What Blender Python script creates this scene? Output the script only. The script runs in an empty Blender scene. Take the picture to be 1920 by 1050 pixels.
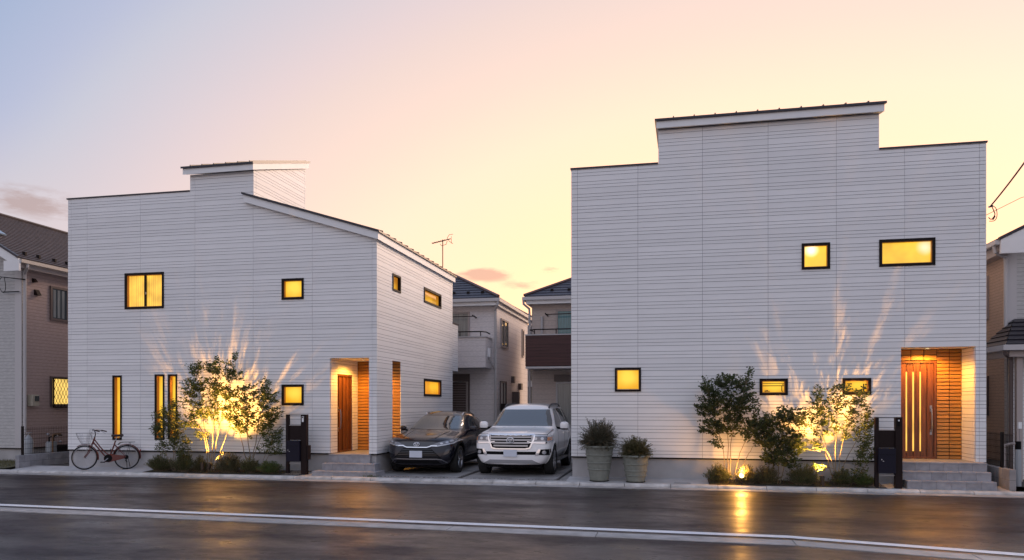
import bpy, bmesh, math, random
from mathutils import Vector, Matrix
from mathutils.bvhtree import BVHTree

random.seed(7)
R = math.radians
scene = bpy.context.scene
COL = scene.collection

# ------------------------------------------------------------------ camera
cam_d = bpy.data.cameras.new("camera")
cam_d.sensor_fit = 'HORIZONTAL'; cam_d.sensor_width = 36.0
cam_d.lens = 26.25
cam_d.shift_y = 0.1208
cam_d.clip_start = 0.1; cam_d.clip_end = 1500
cam = bpy.data.objects.new("camera", cam_d); COL.objects.link(cam)
cam.location = (0, 0, 1.85)
cam.rotation_euler = (R(90), 0, R(12.0))
scene.camera = cam

# ------------------------------------------------------------------ world: dusk sky
def srgb(r, g, b):
    f = lambda c: (c/255/12.92) if c/255 <= .04045 else ((c/255+.055)/1.055)**2.4
    return (f(r), f(g), f(b), 1)

SUN_AZ, SUN_EL = R(33), R(23)      # azimuth from +Y towards +X
world = bpy.data.worlds.new("World"); scene.world = world
world.use_nodes = True
nt = world.node_tree; N = nt.nodes; L = nt.links
N.clear()
out = N.new('ShaderNodeOutputWorld')
tc = N.new('ShaderNodeTexCoord')
def vmath(op, a=None, b=None):
    n = N.new('ShaderNodeVectorMath'); n.operation = op
    for i, v in enumerate((a, b)):
        if v is None: continue
        if hasattr(v, 'links'): L.new(v, n.inputs[i])
        else: n.inputs[i].default_value = v
    return n
def fmath(op, a=None, b=None, clamp=False):
    n = N.new('ShaderNodeMath'); n.operation = op; n.use_clamp = clamp
    for i, v in enumerate((a, b)):
        if v is None: continue
        if hasattr(v, 'links'): L.new(v, n.inputs[i])
        else: n.inputs[i].default_value = v
    return n.outputs[0]
D = tc.outputs['Generated']
sc_ = vmath('NORMALIZE', vmath('MULTIPLY', D, (1, 1, 2.0)).outputs[0])
G = Vector((.1217, .9912, .0523)).normalized()
dt = vmath('DOT_PRODUCT', sc_.outputs[0], tuple(G)).outputs['Value']
ang = fmath('DIVIDE', fmath('ARCCOSINE', dt), math.pi)
ramp = N.new('ShaderNodeValToRGB'); L.new(ang, ramp.inputs[0])
el = ramp.color_ramp.elements
stops = [(0, (3.0,1.8,.64,1)), (12, (2.5,1.4,.60,1)), (24, (2.0,1.02,.59,1)), (35, (1.40,.93,.67,1)), (41, (1.10,.81,.67,1)),
         (46, srgb(250,224,215)), (48.5, srgb(241,219,218)), (51.5, srgb(227,214,220)), (55.4, srgb(208,208,222)), (58, srgb(191,197,222)), (62, srgb(170,186,217)),
         (90, srgb(176,188,220)), (125, (.74,.79,.98,1)), (180, (.94,.98,1.13,1))]
while len(el) < len(stops): el.new(.5)
for e, (d, c) in zip(el, stops): e.position = d/180; e.color = c
# rosy belt low over the horizon
sepd = N.new('ShaderNodeSeparateXYZ'); L.new(D, sepd.inputs[0])
mrb = N.new('ShaderNodeMapRange'); mrb.interpolation_type = 'SMOOTHSTEP'
for k_, v_ in (('From Min', .12), ('From Max', .33), ('To Min', .75), ('To Max', 0.0)): mrb.inputs[k_].default_value = v_
L.new(sepd.outputs['Z'], mrb.inputs['Value'])
mra = N.new('ShaderNodeMapRange'); mra.interpolation_type = 'SMOOTHSTEP'
for k_, v_ in (('From Min', 44/180), ('From Max', 62/180), ('To Min', 0.0), ('To Max', 1.0)): mra.inputs[k_].default_value = v_
L.new(ang, mra.inputs['Value'])
belt = N.new('ShaderNodeMixRGB'); L.new(fmath('MULTIPLY', mrb.outputs[0], mra.outputs[0]), belt.inputs[0]); L.new(ramp.outputs[0], belt.inputs[1])
belt.inputs[2].default_value = srgb(246, 218, 206)
# thin dusk clouds: noise stretched along the horizon, gathered round a few banks
stv = vmath('MULTIPLY', D, (15, 15, 62))
nz = N.new('ShaderNodeTexNoise'); nz.inputs['Scale'].default_value = 1.0; nz.inputs['Detail'].default_value = 6; nz.inputs['Roughness'].default_value = .62
L.new(stv.outputs[0], nz.inputs['Vector'])
tot = None
for (dx, dy, dz, rad, wgt) in [(-.240,.955,.171,.050,.66), (-.150,.969,.178,.045,.42), (-.677,.680,.218,.080,.56), (-.63,.70,.205,.05,.36), (.295,.905,.29,.05,.22), (.36,.90,.21,.07,.25), (-.19,.965,.155,.05,.35), (-.30,.94,.165,.05,.3)]:
    c = Vector((dx, dy, dz)).normalized()
    df = vmath('MULTIPLY', vmath('SUBTRACT', D, tuple(c)).outputs[0], (1, 1, 3.6))
    ln = vmath('LENGTH', df.outputs[0]).outputs['Value']
    m = fmath('MULTIPLY', fmath('SUBTRACT', 1.0, fmath('DIVIDE', ln, rad*1.15), True), wgt)
    tot = m if tot is None else fmath('MAXIMUM', tot, m)
cl = fmath('MULTIPLY', fmath('SUBTRACT', fmath('ADD', nz.outputs['Fac'], tot), .74), 5.5, True)
cl = fmath('MULTIPLY', cl, fmath('MULTIPLY', tot, 2.6, True))
mixc = N.new('ShaderNodeMixRGB'); L.new(fmath('MULTIPLY', cl, .62), mixc.inputs[0]); L.new(belt.outputs[0], mixc.inputs[1])
mixc.inputs[2].default_value = srgb(182, 150, 142)
bg1 = N.new('ShaderNodeBackground'); L.new(mixc.outputs[0], bg1.inputs[0]); bg1.inputs[1].default_value = 0.95
sky = N.new('ShaderNodeTexSky'); sky.sky_type = 'NISHITA'; sky.sun_disc = False
sky.sun_elevation = SUN_EL; sky.sun_rotation = SUN_AZ
bg2 = N.new('ShaderNodeBackground'); L.new(sky.outputs[0], bg2.inputs[0]); bg2.inputs[1].default_value = 0.004
add = N.new('ShaderNodeAddShader'); L.new(bg1.outputs[0], add.inputs[0]); L.new(bg2.outputs[0], add.inputs[1])
L.new(add.outputs[0], out.inputs[0])

# ------------------------------------------------------------------ last low sun, soft, from behind right
sl = bpy.data.lights.new("sun", 'SUN'); sl.energy = 3.0; sl.angle = R(28); sl.color = (1.0, .70, .50)
so = bpy.data.objects.new("sun", sl); COL.objects.link(so)
sd = Vector((math.sin(SUN_AZ)*math.cos(SUN_EL), math.cos(SUN_AZ)*math.cos(SUN_EL), math.sin(SUN_EL)))
so.rotation_euler = (-sd).to_track_quat('-Z', 'Y').to_euler()
so.location = sd*60

scene.view_settings.view_transform = 'Standard'
scene.view_settings.look = 'None'
scene.view_settings.exposure = 0.0
scene.view_settings.gamma = 1.0
scene.view_settings.use_curve_mapping = False
scene.render.engine = 'CYCLES'
scene.cycles.use_denoising = True
scene.cycles.max_bounces = 8
scene.cycles.sample_clamp_indirect = 6.0

# ------------------------------------------------------------------ materials
def mat(name, col, rough=.6, metal=0.0, noise=0.0, nscale=6.0, bump=0.0, bscale=60.0, coat=0.0, spec=.5, col2=None, stretch=(1,1,1), detail=5.0):
    m = bpy.data.materials.new(name); m.use_nodes = True
    t = m.node_tree; p = t.nodes['Principled BSDF']
    c = tuple(col)+(1,)
    p.inputs['Base Color'].default_value = c
    p.inputs['Roughness'].default_value = rough; p.inputs['Metallic'].default_value = metal
    p.inputs['Coat Weight'].default_value = coat; p.inputs['Coat Roughness'].default_value = .04
    p.inputs['Specular IOR Level'].default_value = spec
    if noise or bump:
        tcn = t.nodes.new('ShaderNodeTexCoord'); mp = t.nodes.new('ShaderNodeMapping')
        mp.inputs['Scale'].default_value = stretch
        t.links.new(tcn.outputs['Object'], mp.inputs[0])
    if noise:
        n = t.nodes.new('ShaderNodeTexNoise'); n.inputs['Scale'].default_value = nscale; n.inputs['Detail'].default_value = detail
        t.links.new(mp.outputs[0], n.inputs['Vector'])
        r = t.nodes.new('ShaderNodeValToRGB')
        lo = tuple(x*(1-noise) for x in col)+(1,)
        hi = (tuple(col2)+(1,)) if col2 else tuple(min(1, x*(1+noise)) for x in col)+(1,)
        r.color_ramp.elements[0].position = .3; r.color_ramp.elements[0].color = lo
        r.color_ramp.elements[1].position = .72; r.color_ramp.elements[1].color = hi
        t.links.new(n.outputs['Fac'], r.inputs[0]); t.links.new(r.outputs[0], p.inputs['Base Color'])
    if bump:
        n2 = t.nodes.new('ShaderNodeTexNoise'); n2.inputs['Scale'].default_value = bscale; n2.inputs['Detail'].default_value = 4
        t.links.new(mp.outputs[0], n2.inputs['Vector'])
        b = t.nodes.new('ShaderNodeBump'); b.inputs['Strength'].default_value = bump; b.inputs['Distance'].default_value = .02
        t.links.new(n2.outputs['Fac'], b.inputs['Height']); t.links.new(b.outputs[0], p.inputs['Normal'])
    return m

def emit(name, col, strength, blob=None, wave=0.0, gloss=0.12, nscale=2.2, namt=.28):
    m = bpy.data.materials.new(name); m.use_nodes = True
    t = m.node_tree; p = t.nodes['Principled BSDF']
    p.inputs['Base Color'].default_value = (.25, .18, .07, 1); p.inputs['Roughness'].default_value = gloss
    tcn = t.nodes.new('ShaderNodeTexCoord')
    n = t.nodes.new('ShaderNodeTexNoise'); n.inputs['Scale'].default_value = nscale; n.inputs['Detail'].default_value = 2
    t.links.new(tcn.outputs['Object'], n.inputs['Vector'])
    r = t.nodes.new('ShaderNodeMapRange'); r.inputs['From Min'].default_value = .3; r.inputs['From Max'].default_value = .7
    r.inputs['To Min'].default_value = strength*(1-namt); r.inputs['To Max'].default_value = strength*(1+namt)
    t.links.new(n.outputs['Fac'], r.inputs['Value'])
    last = r.outputs[0]
    def mth(op, a, b):
        q = t.nodes.new('ShaderNodeMath'); q.operation = op
        for i, v in enumerate((a, b)):
            if hasattr(v, 'links'): t.links.new(v, q.inputs[i])
            else: q.inputs[i].default_value = v
        return q.outputs[0]
    if wave:
        w = t.nodes.new('ShaderNodeTexWave'); w.inputs['Scale'].default_value = wave; w.inputs['Distortion'].default_value = 1.5
        w.inputs['Detail'].default_value = 1
        mp = t.nodes.new('ShaderNodeMapping'); mp.inputs['Scale'].default_value = (1, 1, .06)
        t.links.new(tcn.outputs['Object'], mp.inputs[0]); t.links.new(mp.outputs[0], w.inputs['Vector'])
        last = mth('MULTIPLY', last, mth('ADD', mth('MULTIPLY', w.outputs['Fac'], .4), .74))
    p.inputs['Emission Color'].default_value = tuple(col)+(1,)
    t.links.new(last, p.inputs['Emission Strength'])
    return m

WHITE = (.85, .845, .845)
M = {}
M['siding'] = mat('white_siding', WHITE, .55, noise=.035, nscale=1.3, bump=.10, bscale=26, stretch=(1, 1, 5))
def vary(m, amt):
    t = m.node_tree; p = t.nodes['Principled BSDF']; oi = t.nodes.new('ShaderNodeObjectInfo')
    src = p.inputs['Base Color'].links[0].from_socket
    r = t.nodes.new('ShaderNodeMapRange'); r.inputs['To Min'].default_value = 1-amt; r.inputs['To Max'].default_value = 1+amt
    t.links.new(oi.outputs['Random'], r.inputs['Value'])
    mx = t.nodes.new('ShaderNodeVectorMath'); mx.operation = 'SCALE'; t.links.new(src, mx.inputs[0]); t.links.new(r.outputs[0], mx.inputs['Scale'])
    t.links.new(mx.outputs[0], p.inputs['Base Color'])
vary(M['siding'], .035)
M['siding_back'] = mat('siding_joint', (.22, .22, .24), .8)
M['plain_white'] = mat('white_trim', (.82, .82, .82), .5, noise=.03, nscale=3)
M['concrete'] = mat('foundation_concrete', (.42, .41, .41), .85, noise=.14, nscale=2.2, bump=.15, bscale=40)
M['kerb'] = mat('kerb_concrete', (.50, .485, .465), .7, noise=.28, nscale=5, bump=.25, bscale=50)
M['gutter'] = mat('gutter_concrete', (.38, .365, .355), .5, noise=.25, nscale=4, bump=.2, bscale=60)
M['slab'] = mat('driveway_concrete', (.30, .29, .285), .6, noise=.3, nscale=2.5, bump=.2, bscale=40)
M['pave'] = mat('pavement_concrete', (.46, .45, .45), .75, noise=.15, nscale=3, bump=.15, bscale=50)
M['soil'] = mat('bed_soil', (.055, .040, .028), .95, noise=.5, nscale=30, bump=.8, bscale=50)
M['gravel'] = mat('dark_gravel', (.07, .065, .06), .9, noise=.6, nscale=70, bump=.9, bscale=90)
M['black'] = mat('black_frame', (.014, .010, .009), .55, spec=.15)
M['darkmetal'] = mat('dark_roof_metal', (.028, .026, .036), .38, metal=.3)
M['jamb'] = mat('orange_wood_jamb', (.55, .24, .06), .5)
M['post'] = mat('brown_black_post', (.016, .009, .009), .5, spec=.15)
M['mailbox'] = mat('navy_mailbox', (.010, .009, .020), .5, spec=.2)
M['wood'] = mat('walnut_door', (.15, .048, .016), .42, noise=.45, nscale=9, stretch=(3, 3, .25), detail=7)
M['tile'] = mat('brown_wall_tile', (.44, .205, .045), .38, noise=.28, nscale=5, stretch=(.6, .6, 6), detail=6)
M['tile_back'] = mat('brown_tile_joint', (.02, .010, .004), .8)
M['steptile'] = mat('grey_step_tile', (.30, .295, .315), .6, noise=.18, nscale=7, bump=.06, bscale=60)
vary(M['tile'], .16); vary(M['steptile'], .10); vary(M['kerb'], .08); vary(M['slab'], .10); vary(M['wood'], .12)
M['chrome'] = mat('chrome', (.82, .82, .84), .12, metal=1)
M['steel'] = mat('brushed_steel', (.36, .36, .38), .3, metal=1)
M['pot'] = mat('grey_green_planter', (.205, .215, .185), .62, noise=.14, nscale=14, bump=.08, bscale=80)
M['bark'] = mat('pale_bark', (.24, .185, .12), .8, noise=.4, nscale=25, bump=.3, bscale=60)
M['bikered'] = mat('maroon_bicycle_paint', (.11, .014, .010), .38, coat=.2)
M['rubber'] = mat('black_rubber', (.012, .012, .012), .75)
M['saddle'] = mat('brown_saddle', (.035, .014, .012), .5)
M['suvwhite'] = mat('white_car_paint', (.92, .91, .91), .3, coat=1)
M['cardark'] = mat('graphite_car_paint', (.010, .009, .016), .25, metal=.1, coat=.45, spec=.35)
M['carblack'] = mat('black_car_plastic', (.004, .004, .005), .55, spec=.12)
M['gloss_black'] = mat('gloss_black_trim', (.006, .007, .014), .1, coat=1)
M['glass'] = mat('dark_car_glass', (.018, .032, .042), .03, spec=.9, coat=.3)
M['glass'].node_tree.nodes['Principled BSDF'].inputs['IOR'].default_value = 1.9
M['lamp'] = mat('clear_headlamp', (.50, .51, .54), .12, metal=.5, coat=1)
M['lamp_in'] = mat('headlamp_inset', (.16, .16, .18), .15, metal=.6, coat=1)
M['amber'] = mat('amber_lens', (.55, .18, .04), .2, coat=1)
M['plate'] = mat('blank_plate', (.62, .66, .74), .45)
M['redlens'] = mat('red_lens', (.25, .01, .01), .15, coat=1)
M['winglass'] = mat('house_glass', (.025, .04, .045), .05, spec=.9)
M['teal'] = mat('teal_curtain_glass', (.06, .20, .23), .08, noise=.3, nscale=5, stretch=(6, 1, .3), spec=.8)
M['curtain'] = mat('grey_curtain_glass', (.20, .22, .22), .12, noise=.35, nscale=4, stretch=(8, 1, .2), spec=.8)
M['pinksash'] = mat('pale_sash', (.42, .36, .34), .45)
M['shutter'] = mat('brown_shutter', (.115, .085, .078), .5)
M['shutter'].node_tree.nodes['Principled BSDF'].inputs['Roughness'].default_value = .45
M['brownclad'] = mat('brown_balcony_cladding', (.075, .030, .028), .6, noise=.3, nscale=3, stretch=(.3, .3, 10))
M['gutterpipe'] = mat('pale_gutter', (.52, .50, .50), .45)
M['rooftile'] = mat('slate_roof', (.062, .064, .085), .55, noise=.35, nscale=5, stretch=(3, 3, 1), bump=.2, bscale=30)
M['roofbrown'] = mat('brown_slate_roof', (.058, .045, .047), .55, noise=.35, nscale=6, bump=.2, bscale=30)
M['wire'] = mat('dark_wire', (.012, .010, .012), .5)
M['block'] = mat('grey_block', (.29, .29, .31), .85, noise=.22, nscale=5, bump=.3, bscale=60)
M['tanblock'] = mat('grey_tile_block', (.29, .27, .265), .7, noise=.2, nscale=4, bump=.15, bscale=50)
M['meter'] = mat('beige_meter_box', (.42, .38, .30), .5)
M['gas'] = mat('grey_gas_bottle', (.33, .35, .37), .4)
M['rust'] = mat('brown_pipe', (.18, .10, .05), .6)
M['paint'] = mat('white_road_paint', (.86, .86, .88), .45, noise=.10, nscale=9, bump=.1, bscale=90)
M['solar'] = mat('blue_solar_panel', (.02, .07, .12), .1, coat=1)
M['lampbody'] = mat('bronze_spotlight', (.05, .032, .02), .4, metal=.4)

def siding_mat(name, col, period, line=.55, rough=.75, bump=.3, bscale=9, vert=0.0):
    """distant cladding: thin joint lines on world height plus a rough surface"""
    m = mat(name, col, rough)
    t = m.node_tree; p = t.nodes['Principled BSDF']
    tcn = t.nodes.new('ShaderNodeTexCoord')
    sp = t.nodes.new('ShaderNodeSeparateXYZ'); t.links.new(tcn.outputs['Object'], sp.inputs[0])
    q = t.nodes.new('ShaderNodeMath'); q.operation = 'DIVIDE'; q.inputs[1].default_value = period; t.links.new(sp.outputs['Z'], q.inputs[0])
    fr = t.nodes.new('ShaderNodeMath'); fr.operation = 'FRACT'; t.links.new(q.outputs[0], fr.inputs[0])
    lt = t.nodes.new('ShaderNodeMath'); lt.operation = 'LESS_THAN'; lt.inputs[1].default_value = .1; t.links.new(fr.outputs[0], lt.inputs[0])
    n = t.nodes.new('ShaderNodeTexNoise'); n.inputs['Scale'].default_value = bscale; n.inputs['Detail'].default_value = 5
    mp = t.nodes.new('ShaderNodeMapping'); mp.inputs['Scale'].default_value = (1, 1, 5); t.links.new(tcn.outputs['Object'], mp.inputs[0]); t.links.new(mp.outputs[0], n.inputs['Vector'])
    r = t.nodes.new('ShaderNodeValToRGB')
    r.color_ramp.elements[0].position = .3; r.color_ramp.elements[0].color = tuple(x*.84 for x in col)+(1,)
    r.color_ramp.elements[1].position = .7; r.color_ramp.elements[1].color = tuple(x*1.1 for x in col)+(1,)
    t.links.new(n.outputs['Fac'], r.inputs[0])
    mx = t.nodes.new('ShaderNodeMixRGB'); t.links.new(lt.outputs[0], mx.inputs[0]); t.links.new(r.outputs[0], mx.inputs[1])
    mx.inputs[2].default_value = tuple(x*line for x in col)+(1,)
    t.links.new(mx.outputs[0], p.inputs['Base Color'])
    sb = t.nodes.new('ShaderNodeMath'); sb.operation = 'SUBTRACT'; t.links.new(n.outputs['Fac'], sb.inputs[0]); t.links.new(lt.outputs[0], sb.inputs[1])
    b = t.nodes.new('ShaderNodeBump'); b.inputs['Strength'].default_value = bump; b.inputs['Distance'].default_value = .012
    t.links.new(sb.outputs[0], b.inputs['Height']); t.links.new(b.outputs[0], p.inputs['Normal'])
    return m
M['wall_rose'] = siding_mat('rose_beige_siding', (.44, .33, .30), .10)
M['wall_pale'] = siding_mat('pale_grey_siding', (.52, .51, .50), .10)
M['wall_lr'] = siding_mat('pale_rear_siding', (.78, .73, .72), .20, line=.8)
M['wall_rr'] = siding_mat('beige_rear_siding', (.60, .51, .46), .20, line=.8)
M['wall_brick'] = siding_mat('tan_brick_siding', (.60, .42, .31), .075, line=.6, bump=.6, bscale=14)
M['wall_side'] = siding_mat('white_far_siding', (.82, .82, .82), .096, line=.6, bump=.1)

def leaf_mat(name, c1, c2, trans=.45):
    m = bpy.data.materials.new(name); m.use_nodes = True
    t = m.node_tree; p = t.nodes['Principled BSDF']; o = t.nodes['Material Output']
    gi = t.nodes.new('ShaderNodeNewGeometry')
    r = t.nodes.new('ShaderNodeValToRGB'); r.color_ramp.elements[0].color = tuple(c1)+(1,); r.color_ramp.elements[1].color = tuple(c2)+(1,)
    t.links.new(gi.outputs['Random Per Island'], r.inputs[0]); t.links.new(r.outputs[0], p.inputs['Base Color'])
    p.inputs['Roughness'].default_value = .5
    tr = t.nodes.new('ShaderNodeBsdfTranslucent'); t.links.new(r.outputs[0], tr.inputs[0])
    mx = t.nodes.new('ShaderNodeMixShader'); mx.inputs[0].default_value = trans
    t.links.new(p.outputs[0], mx.inputs[1]); t.links.new(tr.outputs[0], mx.inputs[2]); t.links.new(mx.outputs[0], o.inputs[0])
    return m
M['leaf'] = leaf_mat('ash_leaf', (.045, .072, .020), (.125, .15, .040))
M['leaf_dark'] = leaf_mat('dark_leaf', (.036, .055, .020), (.10, .125, .042))
M['leaf_grey'] = leaf_mat('grey_olive_leaf', (.045, .05, .032), (.115, .115, .075), .3)
M['leaf_olive'] = leaf_mat('olive_leaf', (.05, .056, .022), (.16, .15, .06), .3)
M['leaf_low'] = leaf_mat('low_shrub_leaf', (.05, .072, .022), (.15, .165, .055))
M['leaf_bright'] = leaf_mat('fresh_green_leaf', (.06, .11, .02), (.13, .20, .045))
M['grass'] = leaf_mat('dry_grass', (.08, .085, .03), (.2, .17, .07), .3)

# wet asphalt: dark aggregate, damp patches smoother than drying ones
def asphalt(name):
    m = bpy.data.materials.new(name); m.use_nodes = True
    t = m.node_tree; p = t.nodes['Principled BSDF']
    tcn = t.nodes.new('ShaderNodeTexCoord')
    def noise(s, d, stretch=(1, 1, 1), ro=.5):
        mp = t.nodes.new('ShaderNodeMapping'); mp.inputs['Scale'].default_value = stretch; t.links.new(tcn.outputs['Object'], mp.inputs[0])
        n = t.nodes.new('ShaderNodeTexNoise'); n.inputs['Scale'].default_value = s; n.inputs['Detail'].default_value = d; n.inputs['Roughness'].default_value = ro
        t.links.new(mp.outputs[0], n.inputs['Vector']); return n.outputs['Fac']
    def ramp2(f, a, ca, b, cb):
        r = t.nodes.new('ShaderNodeValToRGB'); r.color_ramp.elements[0].position = a; r.color_ramp.elements[0].color = ca
        r.color_ramp.elements[1].position = b; r.color_ramp.elements[1].color = cb; t.links.new(f, r.inputs[0]); return r.outputs[0]
    big = noise(.42, 5, (1, 2.2, 1), .6); grit = noise(42, 4, (1, 1, 1), .75); mid = noise(2.2, 6, (1, 1.8, 1), .65)
    base = ramp2(grit, .38, (.004, .003, .0035, 1), .66, (.060, .040, .049, 1))
    dark = ramp2(mid, .36, (.38, .35, .36, 1), .60, (1, 1, 1, 1))
    mu = t.nodes.new('ShaderNodeMixRGB'); mu.blend_type = 'MULTIPLY'; mu.inputs[0].default_value = 1
    coarse = ramp2(noise(15, 3, (1, .8, 1), .7), .36, (.45, .43, .44, 1), .64, (1.45, 1.42, 1.45, 1))
    stain = ramp2(noise(.9, 9, (1, 2.6, 1), .72), .585, (1, 1, 1, 1), .64, (.30, .28, .29, 1))
    mu2 = t.nodes.new('ShaderNodeMixRGB'); mu2.blend_type = 'MULTIPLY'; mu2.inputs[0].default_value = 1; t.links.new(coarse, mu2.inputs[1]); t.links.new(stain, mu2.inputs[2])
    mu3 = t.nodes.new('ShaderNodeMixRGB'); mu3.blend_type = 'MULTIPLY'; mu3.inputs[0].default_value = 1; t.links.new(mu2.outputs[0], mu3.inputs[1]); t.links.new(dark, mu3.inputs[2])
    t.links.new(base, mu.inputs[1]); t.links.new(mu3.outputs[0], mu.inputs[2]); t.links.new(mu.outputs[0], p.inputs['Base Color'])
    ro = ramp2(big, .36, (.46,)*3+(1,), .66, (.62,)*3+(1,))
    ro2 = ramp2(mid, .38, (.8,)*3+(1,), .66, (1.12,)*3+(1,))
    mr = t.nodes.new('ShaderNodeMixRGB'); mr.blend_type = 'MULTIPLY'; mr.inputs[0].default_value = 1
    t.links.new(ro, mr.inputs[1]); t.links.new(ro2, mr.inputs[2]); t.links.new(mr.outputs[0], p.inputs['Roughness'])
    b = t.nodes.new('ShaderNodeBump'); b.inputs['Strength'].default_value = .14; b.inputs['Distance'].default_value = .006
    t.links.new(grit, b.inputs['Height']); t.links.new(b.outputs[0], p.inputs['Normal'])
    p.inputs['Specular IOR Level'].default_value = .32
    wet = ramp2(big, .40, (.80,)*3+(1,), .62, (.08,)*3+(1,)); t.links.new(wet, p.inputs['Coat Weight'])
    cr = ramp2(mid, .35, (.26,)*3+(1,), .7, (.44,)*3+(1,)); t.links.new(cr, p.inputs['Coat Roughness']); p.inputs['Coat IOR'].default_value = 1.33
    t.links.new(b.outputs[0], p.inputs['Coat Normal'])
    return m
M['asphalt'] = asphalt('wet_asphalt')

def pane_mat(name, c_in, c_out, s_in, s_out, axis=(1, 0, 1), centre=(.5, 0, .62), gloss=.12, spec=.25):
    m = bpy.data.materials.new(name); m.use_nodes = True
    t = m.node_tree; p = t.nodes['Principled BSDF']
    p.inputs['Base Color'].default_value = (.05, .03, .01, 1); p.inputs['Roughness'].default_value = gloss; p.inputs['Specular IOR Level'].default_value = spec
    tcn = t.nodes.new('ShaderNodeTexCoord'); mu = t.nodes.new('ShaderNodeVectorMath'); mu.operation = 'MULTIPLY'; mu.inputs[1].default_value = axis
    t.links.new(tcn.outputs['Generated'], mu.inputs[0])
    n = t.nodes.new('ShaderNodeTexNoise'); n.inputs['Scale'].default_value = 2.4; t.links.new(tcn.outputs['Object'], n.inputs['Vector'])
    ds = t.nodes.new('ShaderNodeVectorMath'); ds.operation = 'DISTANCE'; t.links.new(mu.outputs[0], ds.inputs[0]); ds.inputs[1].default_value = tuple(a*b for a, b in zip(axis, centre))
    ad = t.nodes.new('ShaderNodeMath'); ad.operation = 'MULTIPLY_ADD'; t.links.new(n.outputs['Fac'], ad.inputs[0]); ad.inputs[1].default_value = .5; t.links.new(ds.outputs['Value'], ad.inputs[2])
    r = t.nodes.new('ShaderNodeMapRange'); r.interpolation_type = 'SMOOTHSTEP'; r.inputs['From Min'].default_value = .30; r.inputs['From Max'].default_value = 1.0; t.links.new(ad.outputs[0], r.inputs['Value'])
    mx = t.nodes.new('ShaderNodeMixRGB'); t.links.new(r.outputs[0], mx.inputs[0])
    mx.inputs[1].default_value = tuple(c*s_in for c in c_in)+(1,); mx.inputs[2].default_value = tuple(c*s_out for c in c_out)+(1,)
    t.links.new(mx.outputs[0], p.inputs['Emission Color']); p.inputs['Emission Strength'].default_value = 1.0
    return m
WARM = (1.0, .57, .035)
M['pane'] = pane_mat('lit_window', (1,.64,.07), (1,.47,.02), 1.2, .9)
M['pane_slit'] = pane_mat('lit_slit_window', (1,.60,.05), (1,.42,.02), 1.15, .8, centre=(.55,0,.6))
M['pane_amber'] = pane_mat('lit_amber_window', (1,.52,.03), (1,.36,.015), 1.05, .75, axis=(0,1,1), centre=(0,.7,.6), gloss=.05, spec=.5)
M['pane_sky'] = pane_mat('lit_side_window', (1,.50,.03), (.85,.30,.02), .85, .5, axis=(0,1,1), centre=(0,.4,.2), gloss=.03, spec=1.0)
M['curtain_lit'] = emit('lit_curtain', (1.0, .56, .07), 1.05, wave=5.5, gloss=.6)
M['pane_pale'] = emit('lit_lattice_window', (1.0, .66, .16), 1.05)
M['strip_lit'] = emit('lit_door_strip', (1.0, .55, .09), 1.0)
M['bulb'] = emit('lamp_glow', (1.0, .74, .35), 9.0, namt=0)
M['globe'] = emit('globe_glow', (1.0, .72, .30), 5.0, namt=0)

# ------------------------------------------------------------------ object helpers
ORG = {}
def org(o): return ORG.get(o.name, Vector((0, 0, 0))) if o else Vector((0, 0, 0))

def tag(o, label=None, cat=None, group=None, kind=None):
    if label: o['label'] = label
    if cat: o['category'] = cat
    if group: o['group'] = group
    if kind: o['kind'] = kind
    return o

def thing(name, label, cat, loc=(0, 0, 0), rz=0.0, group=None, world_coords=False, kind=None):
    o = bpy.data.objects.new(name, None); COL.objects.link(o)
    o.empty_display_size = .2
    o.location = loc; o.rotation_euler = (0, 0, rz)
    tag(o, label, cat, group, kind)
    if world_coords: ORG[o.name] = Vector(loc)
    return o

def link(name, me, parent=None, loc=None):
    o = bpy.data.objects.new(name, me); COL.objects.link(o)
    if parent is not None:
        o.parent = parent
        if parent.name in ORG: ORG[o.name] = ORG[parent.name]
    if loc is not None: o.location = loc
    return o

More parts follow.
